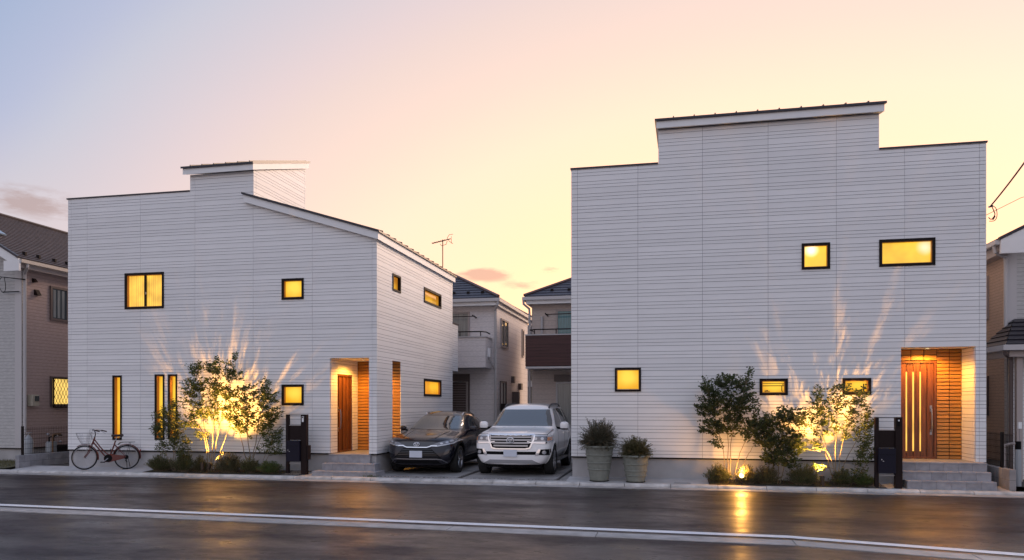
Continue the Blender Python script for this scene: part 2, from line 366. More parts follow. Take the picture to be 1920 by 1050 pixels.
class MB:
    def __init__(s): s.v = []; s.f = []; s.mi = []; s.cur = 0
    def add(s, vs, fs):
        b = len(s.v); s.v += [tuple(x) for x in vs]
        for f in fs: s.f.append([b+i for i in f]); s.mi.append(s.cur)
        return s
    def box(s, x0, y0, z0, x1, y1, z1):
        x0, x1 = sorted((x0, x1)); y0, y1 = sorted((y0, y1)); z0, z1 = sorted((z0, z1))
        return s.add([(x0,y0,z0),(x1,y0,z0),(x1,y1,z0),(x0,y1,z0),(x0,y0,z1),(x1,y0,z1),(x1,y1,z1),(x0,y1,z1)],
                     [(0,3,2,1),(4,5,6,7),(0,1,5,4),(1,2,6,5),(2,3,7,6),(3,0,4,7)])
    def hexa(s, p):   # 8 points ordered like box
        return s.add(p, [(0,3,2,1),(4,5,6,7),(0,1,5,4),(1,2,6,5),(2,3,7,6),(3,0,4,7)])
    def cbox(s, x0, y0, z0, x1, y1, z1, c):
        """box with a chamfer c on the four vertical and the top edges"""
        x0, x1 = sorted((x0, x1)); y0, y1 = sorted((y0, y1))
        def ring(i, z): return [(x0+c+i,y0+i,z),(x1-c-i,y0+i,z),(x1-i,y0+c+i,z),(x1-i,y1-c-i,z),(x1-c-i,y1-i,z),(x0+c+i,y1-i,z),(x0+i,y1-c-i,z),(x0+i,y0+c+i,z)]
        vs = ring(0, z0)+ring(0, z1-c)+ring(c*.7, z1)
        fs = [tuple(range(7, -1, -1)), tuple(range(16, 24))]
        for k in (0, 8):
            for i in range(8): fs.append((k+i, k+(i+1) % 8, k+8+(i+1) % 8, k+8+i))
        return s.add(vs, fs)
    def tube(s, pts, r, n=8, cap=True):
        pts = [Vector(p) for p in pts]
        rs = r if isinstance(r, (list, tuple)) else [r]*len(pts)
        b = len(s.v); prev = None
        for i, p in enumerate(pts):
            if i == 0: d = pts[1]-p
            elif i == len(pts)-1: d = p-pts[i-1]
            else: d = (pts[i+1]-p).normalized()+(p-pts[i-1]).normalized()
            if d.length < 1e-9: d = Vector((0, 0, 1))
            d.normalize()
            if prev is None:
                u = d.cross(Vector((0, 0, 1)))
                if u.length < .05: u = d.cross(Vector((0, 1, 0)))
            else: u = prev-d*prev.dot(d)
            if u.length < 1e-6: u = d.orthogonal()
            u.normalize(); w = d.cross(u); prev = u
            for k in range(n):
                a = 2*math.pi*k/n
                s.v.append(tuple(p+(u*math.cos(a)+w*math.sin(a))*rs[i]))
        for i in range(len(pts)-1):
            for k in range(n):
                a, c = b+i*n+k, b+i*n+(k+1) % n
                s.f.append([a, a+n, c+n, c]); s.mi.append(s.cur)
        if cap:
            s.f.append([b+k for k in range(n)]); s.mi.append(s.cur)
            e = b+(len(pts)-1)*n
            s.f.append([e+k for k in range(n-1, -1, -1)]); s.mi.append(s.cur)
        return s
    def lathe(s, prof, c, n=24, axis='z'):
        b = len(s.v); m = len(prof)
        for k in range(n):
            a = 2*math.pi*k/n
            for (r, h) in prof:
                x, y = r*math.cos(a), r*math.sin(a)
                p = (x, y, h) if axis == 'z' else (h, x, y) if axis == 'x' else (x, h, y)
                s.v.append((c[0]+p[0], c[1]+p[1], c[2]+p[2]))
        for k in range(n):
            for i in range(m-1):
                a, d = b+k*m+i, b+((k+1) % n)*m+i
                s.f.append([a, d, d+1, a+1]); s.mi.append(s.cur)
        return s
    def ring(s, c, R_, r, nrm=(0, 1, 0), n=32, m=6, sx=1, sz=1):
        """torus round c, plane normal = nrm, with optional ellipse factors"""
        nv = Vector(nrm).normalized(); u = nv.cross(Vector((0, 0, 1)))
        if u.length < .05: u = Vector((1, 0, 0))
        u.normalize(); w = u.cross(nv)*1.0
        if w.z < 0: w = -w
        pts = [Vector(c)+u*(R_*sx*math.cos(2*math.pi*k/n))+w*(R_*sz*math.sin(2*math.pi*k/n)) for k in range(n)]
        b = len(s.v)
        for k in range(n):
            d = (pts[(k+1) % n]-pts[k-1]).normalized(); e = d.cross(nv)
            for j in range(m):
                a = 2*math.pi*j/m
                s.v.append(tuple(pts[k]+e*(r*math.cos(a))+nv*(r*math.sin(a))))
        for k in range(n):
            for j in range(m):
                s.f.append([b+k*m+j, b+((k+1) % n)*m+j, b+((k+1) % n)*m+(j+1) % m, b+k*m+(j+1) % m]); s.mi.append(s.cur)
        return s
    def prism(s, poly, fn, d0, d1):
        """polygon in (u,v) extruded from d0 to d1 through fn(u,v,d)"""
        n = len(poly)
        vs = [fn(u, v, d0) for u, v in poly]+[fn(u, v, d1) for u, v in poly]
        fs = [tuple(range(n)), tuple(range(2*n-1, n-1, -1))]+[(i, (i+1) % n, n+(i+1) % n, n+i) for i in range(n)]
        return s.add(vs, fs)
    def mesh(s, name, mats, smooth=False, off=Vector((0, 0, 0)), fix=True):
        me = bpy.data.meshes.new(name)
        me.from_pydata([(x-off[0], y-off[1], z-off[2]) for x, y, z in s.v], [], s.f)
        for m in (mats if isinstance(mats, (list, tuple)) else [mats]): me.materials.append(m)
        if any(s.mi): me.polygons.foreach_set('material_index', s.mi)
        if fix:
            bm = bmesh.new(); bm.from_mesh(me); bmesh.ops.recalc_face_normals(bm, faces=bm.faces); bm.to_mesh(me); bm.free()
        if smooth:
            me.polygons.foreach_set('use_smooth', [True]*len(me.polygons))
            if smooth != 'all':
                try: me.set_sharp_from_angle(angle=R(38))
                except Exception: pass
        me.update(); return me
    def build(s, name, mats, parent=None, smooth=False, label=None, kind=None, fix=True):
        me = s.mesh(name, mats, smooth, org(parent), fix)
        o = link(name, me, parent)
        tag(o, label, None, None, kind)
        return o

def bx(name, m, parent, *a, **k): return MB().box(*a).build(name, m, parent, **k)

def copy_tree(o, parent=None):
    c = o.copy(); COL.objects.link(c)
    if parent is not None: c.parent = parent
    for ch in list(o.children): copy_tree(ch, c)
    return c

def lamp(name, kind, loc, energy, col, parent=None, target=None, size=.03, spot=None, blend=.4):
    ld = bpy.data.lights.new(name, kind); ld.energy = energy; ld.color = col
    if kind in ('POINT', 'SPOT'): ld.shadow_soft_size = size
    if spot: ld.spot_size = R(spot); ld.spot_blend = blend
    o = bpy.data.objects.new(name, ld); COL.objects.link(o)
    v = Vector(loc)
    o.location = v-org(parent) if parent is not None else v
    if parent is not None: o.parent = parent
    if target is not None: o.rotation_euler = (Vector(target)-v).to_track_quat('-Z', 'Y').to_euler()
    return o
# ------------------------------------------------------------------ wall helpers
def subtract(rect, holes):
    rs = [rect]
    for (a0, b0, a1, b1) in holes:
        nx = []
        for (u0, v0, u1, v1) in rs:
            if a0 >= u1 or a1 <= u0 or b0 >= v1 or b1 <= v0: nx.append((u0, v0, u1, v1)); continue
            if u0 < a0: nx.append((u0, v0, a0, v1))
            if a1 < u1: nx.append((a1, v0, u1, v1))
            m0, m1 = max(u0, a0), min(u1, a1)
            if v0 < b0: nx.append((m0, v0, m1, b0))
            if b1 < v1: nx.append((m0, b1, m1, v1))
        rs = nx
    return [r for r in rs if r[2]-r[0] > .004 and r[3]-r[1] > .004]

def clip(poly, planes):
    for (a, b, c) in planes:      # keep a*u + b*v <= c
        o = []
        for i in range(len(poly)):
            p, q = poly[i], poly[(i+1) % len(poly)]
            fp, fq = a*p[0]+b*p[1]-c, a*q[0]+b*q[1]-c
            if fp <= 0: o.append(p)
            if (fp < 0 < fq) or (fq < 0 < fp):
                t = fp/(fp-fq); o.append((p[0]+(q[0]-p[0])*t, p[1]+(q[1]-p[1])*t))
        poly = o
        if len(poly) < 3: return None
    return poly

def rpoly(r): return [(r[0], r[1]), (r[2], r[1]), (r[2], r[3]), (r[0], r[3])]
def fbox(mb, fn, u0, v0, d0, u1, v1, d1):
    return mb.hexa([fn(*p) for p in ((u0,v0,d0),(u1,v0,d0),(u1,v1,d0),(u0,v1,d0),(u0,v0,d1),(u1,v0,d1),(u1,v1,d1),(u0,v1,d1))])
def fframe(mb, fn, u0, v0, u1, v1, w, d0, d1):
    fbox(mb, fn, u0, v0, d0, u1, v0+w, d1); fbox(mb, fn, u0, v1-w, d0, u1, v1, d1)
    fbox(mb, fn, u0, v0+w, d0, u0+w, v1-w, d1); fbox(mb, fn, u1-w, v0+w, d0, u1, v1-w, d1)
    return mb
def front(Y): return lambda u, v, d: (u, Y-d, v)
def right(X): return lambda u, v, d: (X+d, u, v)      # wall facing +X
def left(X): return lambda u, v, d: (X-d, u, v)       # wall facing -X

def wall(house, name, fn, rects, holes, planes=(), th=.16, m=None):
    mb = MB()
    for r in rects:
        for q in subtract(r, holes):
            p = clip(rpoly(q), planes)
            if p: mb.prism(p, fn, -th, 0)
    return mb.build(name, m or M['siding_back'], house)

_cache = {}
PERIOD = .2885
STRIPS = ((0.0, .0765), (.0765, .153), (.153, PERIOD))
def siding(part, fn, cols, z0, z1, holes=(), planes=(), side='f', th=.012, m=None, name='siding_board'):
    m = m or M['siding']; n = int((z1-z0)/PERIOD+.999)
    for (ua, ub) in cols:
        for k in range(n):
            zc = z0+k*PERIOD; polys = []
            for (s0, s1) in STRIPS:
                for q in subtract((ua+.003, zc+s0+.0046, ub-.003, min(zc+s1-.0046, z1)), holes):
                    p = clip(rpoly(q), planes)
                    if p: polys.append(tuple((round(u-ua, 4), round(v-zc, 4)) for u, v in p))
            if not polys: continue
            o0 = fn(0, 0, 0)
            rel = lambda u, v, d: tuple(a-b for a, b in zip(fn(u, v, d), o0))
            groups = []          # an opening cuts a board into separate pieces
            for p in polys:
                a, b = min(q[0] for q in p), max(q[0] for q in p)
                hit = [g for g in groups if a < g[1] and b > g[0]]
                ng = [a, b, [p]]
                for g in hit: ng = [min(ng[0], g[0]), max(ng[1], g[1]), ng[2]+g[2]]; groups.remove(g)
                groups.append(ng)
            dd = random.uniform(-.0012, .0012)
            for g in groups:
                key = (tuple(g[2]), side, m.name, th)
                if key not in _cache:
                    mb = MB()
                    for p in g[2]: mb.prism(p, rel, -.004, th)
                    _cache[key] = mb.mesh(name, m)
                link(name, _cache[key], part, Vector(fn(ua, zc, dd))-org(part))

def window(house, fn, u0, v0, u1, v1, pane, fw=.045, depth=.075, out=.035, jamb=True, mull=None, label=None, frame=None):
    w = fframe(MB(), fn, u0, v0, u1, v1, fw, -.09, out).build('window', frame or M['black'], house, label=label)
    a0, b0, a1, b1 = u0+fw, v0+fw, u1-fw, v1-fw
    if jamb: fframe(MB(), fn, a0, b0, a1, b1, .014, -depth-.01, .004).build('jamb', M['jamb'], w)
    if pane is not None:
        fbox(MB(), fn, a0+.001, b0+.001, -depth-.014, a1-.001, b1-.001, -depth).build('pane', pane, w)
    if mull:
        for x in mull: fbox(MB(), fn, x-.02, b0, -depth+.01, x+.02, b1, -.012).build('mullion', M['black'], w)
    return w

# ------------------------------------------------------------------ ground, road, kerbs
def sheet(name, m, pts, z, kind='structure'):
    mb = MB(); mb.add([(x, y, z if not callable(z) else z(x, y)) for x, y in pts], [tuple(range(len(pts)))])
    o = mb.build(name, m); tag(o, kind=kind); return o

tag(sheet('ground', mat('earth', (.12, .105, .085), .95, noise=.3, nscale=2), [(-400, -300), (400, -300), (400, 500), (-400, 500)], -.02), 'bare earth stretching around the houses')
tag(sheet('road', M['asphalt'], [(-90, -60), (90, -60), (90, 16.47), (-90, 16.47)], 0.0), 'wet dark asphalt road in front of the houses')
GS = lambda x, y: .076+.045*max(0, min(1, (y-16.86)/.8))    # apron rises gently to the walls
gut = bpy.data.objects.new('gutter_strip', None); COL.objects.link(gut); tag(gut, 'pale concrete gutter strip along the foot of the kerb', kind='structure')
proto = None
for i in range(-17, 10):
    x0 = i*2.0
    o = MB().hexa([(x0+.004,16.44,-.05),(x0+1.996,16.44,-.05),(x0+1.996,16.69,-.05),(x0+.004,16.69,-.05),(x0+.004,16.44,.006),(x0+1.996,16.44,.006),(x0+1.996,16.69,.014),(x0+.004,16.69,.014)]).build('gutter_slab', M['gutter'], gut)
kb = bpy.data.objects.new('kerb', None); COL.objects.link(kb); tag(kb, 'low bevelled concrete kerb between road and houses', kind='structure')
for i in range(-17, 10):
    for h in (0, 1):
        x0 = i*2.0+h; dz = random.uniform(-.004, .004); dy = random.uniform(-.004, .004)
        if -26 > x0: continue
        prof = [(16.69+dy, -.05), (16.70+dy, .045+dz), (16.735+dy, .078+dz), (16.86, .080+dz), (16.86, -.05)]
        a, b = x0+.006, x0+.994
        n = 5
        MB().add([(a, y, z) for y, z in prof]+[(b, y, z) for y, z in prof], [tuple(range(n)), tuple(range(2*n-1, n-1, -1))]+[(j, n+j, n+(j+1) % n, (j+1) % n) for j in range(n)]).build('kerb_stone', M['kerb'], kb)
# pavement strips beside the walls
def apron(name, m, x0, x1, y1, label, y0=16.858, dz=0.0):
    mb = MB(); xs = [x0+(x1-x0)*i/8 for i in range(9)]; ys = [y0+(y1-y0)*j/6 for j in range(7)]
    vs = [(x, y, GS(x, y)+dz) for y in ys for x in xs]
    mb.add(vs, [(j*9+i, j*9+i+1, (j+1)*9+i+1, (j+1)*9+i) for j in range(6) for i in range(8)])
    return tag(mb.build(name, m), label, kind='structure')
apron('pavement', M['pave'], -17.4, -13.35, 17.7, 'concrete apron under the bicycle')
apron('pavement', M['pave'], -2.35, .82, 17.7, 'concrete apron under the two planters')
apron('pavement', M['gutter'], 4.42, 6.75, 17.7, 'concrete apron round the entrance steps of the larger house')
apron('pavement', M['gutter'], -8.95, -7.2, 17.7, 'concrete apron round the entrance steps of the sloping-roofed house')
apron('planting_bed', M['soil'], -13.35, -9.45, 17.7, 'soil bed under the shrubs of the sloping-roofed house', dz=.01)
apron('planting_bed', M['soil'], .82, 4.10, 17.7, 'soil bed under the shrubs of the larger house', dz=.01)
apron('gravel_bed', M['gravel'], -9.45, -8.95, 17.7, 'gravel patch under the dark mailbox post near the bicycle', dz=.012)
apron('gravel_bed', M['gravel'], 4.10, 4.42, 17.7, 'gravel patch under the mailbox post by the wide steps', dz=.012)
apron('lawn', mat('lawn_soil', (.09, .085, .045), .95, noise=.4, nscale=20), -30, -17.6, 18.9, 'worn lawn in front of the neighbouring house', dz=.03)
sheet('ground', M['gravel'], [(-17.5, 17.6), (-16.2, 17.6), (-16.2, 40), (-17.5, 40)], .10)
sheet('ground', M['soil'], [(-30, 18.85), (-17.4, 18.85), (-17.4, 40), (-30, 40)], .09)
sheet('ground', M['gravel'], [(6.5, 17.6), (30, 17.6), (30, 45), (6.5, 45)], .10)
sheet('ground', M['gravel'], [(-14, 24), (6, 24), (6, 60), (-14, 60)], .03)
# driveway of cast slabs with dark gravel joints
dr = bpy.data.objects.new('driveway', None); COL.objects.link(dr); tag(dr, 'driveway of concrete slabs with dark joints between the houses', kind='structure')
bx('joint_bed', M['gravel'], dr, -7.23, 16.862, -.05, -2.3, 25.0, .066)
for (x0, x1) in ((-7.2, -5.02), (-4.86, -2.62)):
    for (y0, y1) in ((17.12, 19.4), (19.48, 22.0), (22.08, 24.9)):
        MB().cbox(x0, y0, -.04, x1, y1, .084+random.uniform(-.002, .002), .012).build('concrete_slab', M['slab'], dr)
for i in range(5):
    x0 = -7.2+i*.98
    MB().cbox(x0, 16.875, -.04, x0+.97, 17.05, .082+random.uniform(-.004, .003), .01).build('concrete_slab', M['slab'], dr)
MB().cbox(-2.53, 17.12, -.04, -2.33, 24.9, .088, .01).build('concrete_slab', M['slab'], dr)
mb = MB()
for i in range(700):
    x = random.uniform(-7.2, -2.35); y = 17.085+random.gauss(0, .022) if i % 3 else random.uniform(17.1, 22)
    if i % 3 == 0: x = -4.94+random.gauss(0, .03)
    r = random.uniform(.006, .018); z = .07+r*.6
    mb.add([(x+r, y, z), (x-r*.6, y+r, z), (x-r*.7, y-r*.8, z), (x, y, z+r)], [(0,1,3),(1,2,3),(2,0,3)])
tag(mb.build('gravel', mat('joint_stones', (.10, .09, .085), .9)), 'small dark stones in the driveway joints', kind='stuff')
mb = MB()
for i in range(420):
    x = random.choice((random.uniform(-9.44, -8.96), random.uniform(4.1, 4.42))); y = random.uniform(16.9, 17.6)
    r = random.uniform(.008, .02); z = GS(x, y)+.012+r*.3
    mb.add([(x+r, y, z), (x-r*.6, y+r, z), (x-r*.7, y-r*.8, z), (x, y, z+r)], [(0,1,3),(1,2,3),(2,0,3)])
tag(mb.build('gravel', mat('bed_stones', (.22, .18, .14), .9)), 'pale stones at the feet of the mailbox posts', kind='stuff')
# drain cover
dc = thing('drain_cover', 'narrow dark drain slot in the concrete apron beside the smaller planter', 'drain', (.25, 17.0, .085), 0)
MB().box(-.19, -.045, 0, .19, .045, .006).build('cover_plate', M['gutter'], dc)
MB().box(-.17, -.012, .006, .17, .012, .009).build('slot', M['carblack'], dc)
# painted line and the band of concrete gutter blocks across the road
def stripseg(x0, x1, y0a, y1a, y0b, y1b, z0, z1): return [(x0,y0a,z0),(x1,y0b,z0),(x1,y1b,z0),(x0,y1a,z0),(x0,y0a,z1),(x1,y0b,z1),(x1,y1b,z1),(x0,y1a,z1)]
def yl(x): return 11.40-.0345*(x+12) if x < 1.6 else 10.93-.268*(x-1.6)
mb = MB()
xs = [-40, -12, -6, 0, 1.6, 4.5, 8, 14]
for a, b in zip(xs, xs[1:]):
    mb.add([(a, yl(a)-.1, .005), (b, yl(b)-.1, .005), (b, yl(b)+.1, .005), (a, yl(a)+.1, .005)], [(0,1,2,3)])
tag(mb.build('road_marking', M['paint']), 'solid white painted line along the wet road', kind='structure')
bd = bpy.data.objects.new('gutter_band', None); COL.objects.link(bd); tag(bd, 'band of pale concrete blocks beside the white road line', kind='structure')
cuts = [-27.2+2.0*i for i in range(13)]+[-1.02, 1.6, 3.6, 5.6, 7.6, 9.6, 11.6]
cuts = sorted(c for c in cuts if c not in (-3.2+0,))
for a, b in zip(cuts, cuts[1:]):
    if b-a < .5: continue
    a1, b1 = a+.006, b-.006; o0, o1 = -.30, -.66
    MB().hexa(stripseg(a1, b1, yl(a1)+o1, yl(a1)+o0, yl(b1)+o1, yl(b1)+o0, -.03, .010)).build('gutter_block', M['gutter'], bd)

# ------------------------------------------------------------------ house with the sloping roof
YF = 17.65
H1 = thing('house', 'white clapboard house with a sloping roof and a small tower behind the bicycle', 'house', (-11.8, 20.9, .0), world_coords=True)
fF = front(YF); XS = -7.233; fS = right(XS); Zb = .585
EAVE = lambda x: 5.985+(-7.233-x)*.307
fholes = [(-14.44,4.455,-13.335,5.34), (-9.785,4.575,-9.26,5.035), (-14.83,.905,-14.63,2.58), (-13.52,.92,-13.315,2.6), (-13.115,.94,-12.925,2.595), (-9.785,1.85,-9.26,2.305),
          (-8.49,0,-7.43,3.01)]
stepL = [(-14.006, 7.49, -12.498, 9.0)]
pl = [(.307, 1.0, 5.985-.307*7.233)]
rects = [(-16.3, Zb, -12.498, 7.49), (-12.498, Zb, -10.65, 7.93), (-10.65, Zb, XS, 7.2)]
mb = MB()
for r in rects:
    for q in subtract(r, fholes):
        p = clip(rpoly(q), pl if r[0] == -10.65 else ())
        if p: mb.prism(p, fF, -.16, 0)
fw = mb.build('front_wall', M['siding_back'], H1)
cols = [(-16.3,-16.196), (-16.196,-15.682), (-15.682,-14.006)]
siding(fw, fF, cols, Zb, 7.49, fholes)
siding(fw, fF, [(-14.006,-12.354)], Zb, 7.92, fholes+stepL)
siding(fw, fF, [(-12.354,-10.65)], Zb, 7.92, fholes)
siding(fw, fF, [(-10.65,-8.976), (-8.976,-7.347), (-7.347,XS+.012)], Zb, 7.2, fholes, pl)
# side wall with the slit of the porch
sholes = [(18.75,4.895,19.28,5.28), (21.34,4.93,22.94,5.30), (21.34,2.115,22.94,2.56), (18.715,0,19.345,2.996)]
sw = wall(H1, 'side_wall', fS, [(YF+.161, Zb, 24.3, 5.97)], sholes[:3]+[(18.715,0,19.372,2.996)])
siding(sw, fS, [(YF-.012,17.76), (17.76,21.293), (21.293,23.99), (23.99,24.3)], Zb, 5.97, sholes, side='r')
bal = bx('balcony_wall', M['siding_back'], H1, XS-3.5, 24.31, 2.96, XS, 24.95, 4.56)
siding(bal, fS, [(24.31,24.95)], 2.965, 4.56, side='r')
bx('balcony_cap', M['darkmetal'], H1, XS-3.5, 24.30, 4.56, XS+.03, 25.0, 4.61)
tw = wall(H1, 'tower_wall', right(-10.65), [(YF+.161, 6.9, 20.47, 9.0)], [], [(-.322, 1, 7.93-.322*YF)])
siding(tw, right(-10.65), [(YF-.012,17.76), (17.76,20.40), (20.40,20.47)], Zb+22*PERIOD, 9.0, [], [(-.322, 1, 7.93-.322*YF)], side='r')
mb = MB(); mb.box(-16.3, YF+.161, Zb, -16.15, 26.5, 7.49); mb.box(-16.149, 26.35, Zb, -10.9, 26.5, 7.0); mb.box(-10.9, 24.12, Zb, XS-.17, 24.28, 5.9)
mb.add([(-12.498,YF+.161,7.4),(-12.498,20.47,7.4),(-12.498,20.47,8.84),(-12.498,YF+.161,7.93),(-12.36,YF+.161,7.4),(-12.36,20.47,7.4),(-12.36,20.47,8.84),(-12.36,YF+.161,7.93)],
       [(0,1,2,3),(7,6,5,4),(0,4,5,1),(1,5,6,2),(2,6,7,3),(3,7,4,0)])
mb.box(-12.359, 20.33, 7.2, -10.812, 20.468, 8.83)
mb.build('rear_walls', M['wall_side'], H1)
bx('flat_roof', M['darkmetal'], H1, -16.14, YF+.17, 7.3, -12.50, 26.3, 7.42)
mb = MB(); mb.box(-16.285, YF+.02, .02, -8.50, YF+.2, Zb-.03); mb.box(-7.43, YF+.02, .02, XS-.015, YF+.3, Zb-.03); mb.box(-7.5, YF+.301, .02, XS-.015, 24.3, Zb-.03)
mb.build('foundation', M['concrete'], H1)
mb = MB(); mb.box(-16.31, YF-.022, Zb-.029, -8.49, YF+.1, Zb+.002); mb.box(-7.43, YF-.022, Zb-.029, XS+.022, YF+.1, Zb+.002); mb.box(XS-.1, YF+.101, Zb-.029, XS+.022, 18.71, Zb+.002); mb.box(XS-.1, 19.345, Zb-.029, XS+.022, 24.3, Zb+.002)
mb.build('base_trim', M['black'], H1)
bx('parapet_cap', M['darkmetal'], H1, -16.33, YF-.035, 7.492, -12.505, YF+.2, 7.525)
# main roof
def slope_slab(mb, x0, x1, y0, y1, f, lo, hi):
    mb.hexa([(x0,y0,f(x0)+lo),(x1,y0,f(x1)+lo),(x1,y1,f(x1)+lo),(x0,y1,f(x0)+lo),(x0,y0,f(x0)+hi),(x1,y0,f(x1)+hi),(x1,y1,f(x1)+hi),(x0,y1,f(x0)+hi)])
    return mb
rf = slope_slab(MB(), -10.9, -7.10, 17.48, 24.40, EAVE, .185, .235).build('roof', M['darkmetal'], H1)
for i in range(15):
    y = 17.72+i*.46
    slope_slab(MB(), -10.6, -7.09, y, y+.03, EAVE, .236, .268).build('seam', M['darkmetal'], rf)
fa = slope_slab(MB(), -10.86, -7.14, 17.52, 17.70, EAVE, .0, .184)
slope_slab(fa, -7.32, -7.14, 17.701, 24.36, EAVE, .0, .184)
fa.build('fascia', M['plain_white'], H1)
slope_slab(MB(), -10.6, -7.321, 17.83, 24.3, EAVE, .05, .18).build('roof_deck', M['plain_white'], H1)
# tower roof, rising to the back
TF = lambda y: 7.905+(y-17.5)*.317
def yslab(mb, x0, x1, y0, y1, lo, hi, f=TF):
    mb.hexa([(x0,y0,f(y0)+lo),(x1,y0,f(y0)+lo),(x1,y1,f(y1)+lo),(x0,y1,f(y1)+lo),(x0,y0,f(y0)+hi),(x1,y0,f(y0)+hi),(x1,y1,f(y1)+hi),(x0,y1,f(y1)+hi)]); return mb
tr = yslab(MB(), -12.66, -10.55, 17.46, 20.60, .165, .215).build('roof', M['darkmetal'], H1)
for i in range(6):
    x = -12.38+i*.345
    yslab(MB(), x, x+.025, 17.45, 20.5, .216, .245).build('seam', M['darkmetal'], tr)
yslab(MB(), -12.62, -10.57, 17.5, 20.55, .0, .164).build('fascia', M['plain_white'], H1)

# windows
w1 = window(H1, fF, -14.486, 4.411, -13.287, 5.384, None, fw=.055)
fbox(MB(), fF, -14.43, 4.466, -.10, -13.342, 5.329, -.095).build('back_panel', M['black'], w1)
mb = MB(); u = -14.425; i = 0
vs = []
nfold = 60
for i in range(nfold+1):
    uu = -14.42+1.07*i/nfold
    dd = -.078+.008*math.sin(i*1.3)+.004*math.sin(i*.47+1)
    vs += [fF(uu, 4.47, dd), fF(uu, 5.325, dd)]
mb.add(vs, [(2*i, 2*i+2, 2*i+3, 2*i+1) for i in range(nfold)])
mb.build('curtain', M['curtain_lit'], w1, smooth='all')
fbox(MB(), fF, -13.905, 4.466, -.05, -13.855, 5.329, -.005).build('mullion', M['black'], w1)
MB().tube([fF(-13.845, 4.80, .0), fF(-13.845, 4.86, .004)], .016, 8).build('handle', M['steel'], w1)
window(H1, fF, -9.828, 4.535, -9.214, 5.077, M['pane'], fw=.055, depth=.06)
for (a, b, c, d) in ((-14.871,.864,-14.586,2.621), (-13.563,.877,-13.271,2.639), (-13.157,.896,-12.883,2.636)):
    window(H1, fF, a, b, c, d, M['pane_slit'], fw=.045, depth=.085, out=.03)
window(H1, fF, -9.828, 1.809, -9.214, 2.346, M['pane'], fw=.055, depth=.06)
window(H1, fS, 18.715, 4.86, 19.314, 5.317, M['pane_sky'], fw=.05, depth=.05, jamb=False)
window(H1, fS, 21.293, 4.89, 22.986, 5.34, M['pane_sky'], fw=.06, depth=.05, jamb=False)
window(H1, fS, 21.293, 2.075, 22.986, 2.60, M['pane_amber'], fw=.06, depth=.05)

# porch of the sloping-roofed house
PX0, PY1, PZ0, PZ1 = -8.49, 19.34, .57, 3.01
pf = bx('porch_floor', M['steptile'], H1, PX0+.001, 17.86, .05, -7.40, PY1-.001, PZ0)
bx('porch_ceiling', M['plain_white'], H1, PX0-.15, YF+.162, PZ1+.005, XS-.161, PY1+.15, PZ1+.1)
pw = wall(H1, 'porch_wall', right(PX0), [(YF+.161, PZ0, PY1, PZ1+.004)], [(18.06, 0, 18.99, 2.62)], th=.12)
siding(pw, right(PX0), [(YF+.012, 18.06), (18.06, 18.99), (18.99, PY1)], Zb, PZ1, [(18.05, 0, 19.0, 2.63)], side='r')
siding(pw, fF, [], 0, 0)
bt = bx('porch_wall', M['tile_back'], H1, PX0, PY1+.02, PZ0, XS-.17, PY1+.14, PZ1+.004)
bx('porch_wall', M['tile_back'], H1, XS-.1695, PY1+.021, PZ0, XS-.004, PY1+.030, 2.99)
def tiles(part, fn, u0, u1, v0, v1, tw_, th_, holes=(), name='wall_tile', d=.016, stag=0):
    n = max(1, round((u1-u0)/tw_)); w = (u1-u0)/n; m = round((v1-v0)/th_); h = (v1-v0)/m
    me = None
    for j in range(m):
        for i in range(n):
            a, b = u0+i*w, v0+j*h
            if any(h0[0] < a+w*.5 < h0[2] and h0[1] < b+h*.5 < h0[3] for h0 in holes): continue
            o0 = Vector(fn(0, 0, 0))
            if me is None:
                mb = MB(); g = .0065; t = .018
                vs = [fn(g,g,0), fn(w-g,g,0), fn(w-g,h-g,0), fn(g,h-g,0), fn(g+.002,g+.006,d), fn(w-g-.002,g+.006,d), fn(w-g-.002,h-g-t,d*.85), fn(g+.002,h-g-t,d*.85)]
                me = mb.hexa([tuple(Vector(p)-o0) for p in vs]).mesh(name, M['tile'])
            link(name, me, part, Vector(fn(a, b, random.uniform(-.002, .003)))-org(part))
tiles(bt, front(PY1+.02), PX0+.002, XS-.002, PZ0, PZ1, .42, .0835)
def door_leaf(house, fn, u0, u1, v0, v1, strips=(), handle_u=None, label=None, grooves=7):
    d = fframe(MB(), fn, u0, v0, u1, v1, .045, -.10, -.01).build('door', M['wood'], house, label=label)
    a0, a1 = u0+.046, u1-.046; n = grooves; w = (a1-a0)/n
    for i in range(n):
        x0, x1 = a0+i*w+.006, a0+(i+1)*w-.006
        hs = [(s0, strips[0][2], s1, strips[0][3]) for (s0, s1, _, _) in strips] if strips else []
        mb = MB()
        for q in subtract((x0, v0+.012, x1, v1-.046), hs): fbox(mb, fn, q[0], q[1], -.08, q[2], q[3], -.052+.016*(i % 2))
        if mb.v: mb.build('door_plank', M['wood'], d)
    fbox(MB(), fn, a0, v0+.012, -.095, a1, v1-.046, -.081).build('door_core', M['post'], d)
    for (s0, s1, z0, z1) in strips:
        fbox(MB(), fn, s0, z0, -.08, s1, z1, -.05).build('glass_strip', M['strip_lit'], d)
    if handle_u is not None:
        mb = MB()
        zc = (v0+v1)/2
        mb.tube([fn(handle_u, v0+.62, -.04), fn(handle_u, v0+.62, .03), fn(handle_u, v0+.75, .045), fn(handle_u, v0+1.0, .045), fn(handle_u, v0+1.12, .03), fn(handle_u, v0+1.12, -.04)], .014, 8)
        fbox(mb, fn, handle_u-.022, v0+.54, -.046, handle_u+.022, v0+.66, -.028); fbox(mb, fn, handle_u-.022, v0+1.06, -.046, handle_u+.022, v0+1.2, -.028)
        mb.build('handle', M['steel'], d)
    return d
door_leaf(H1, right(PX0), 18.06, 18.99, PZ0+.005, 2.62, handle_u=18.19)
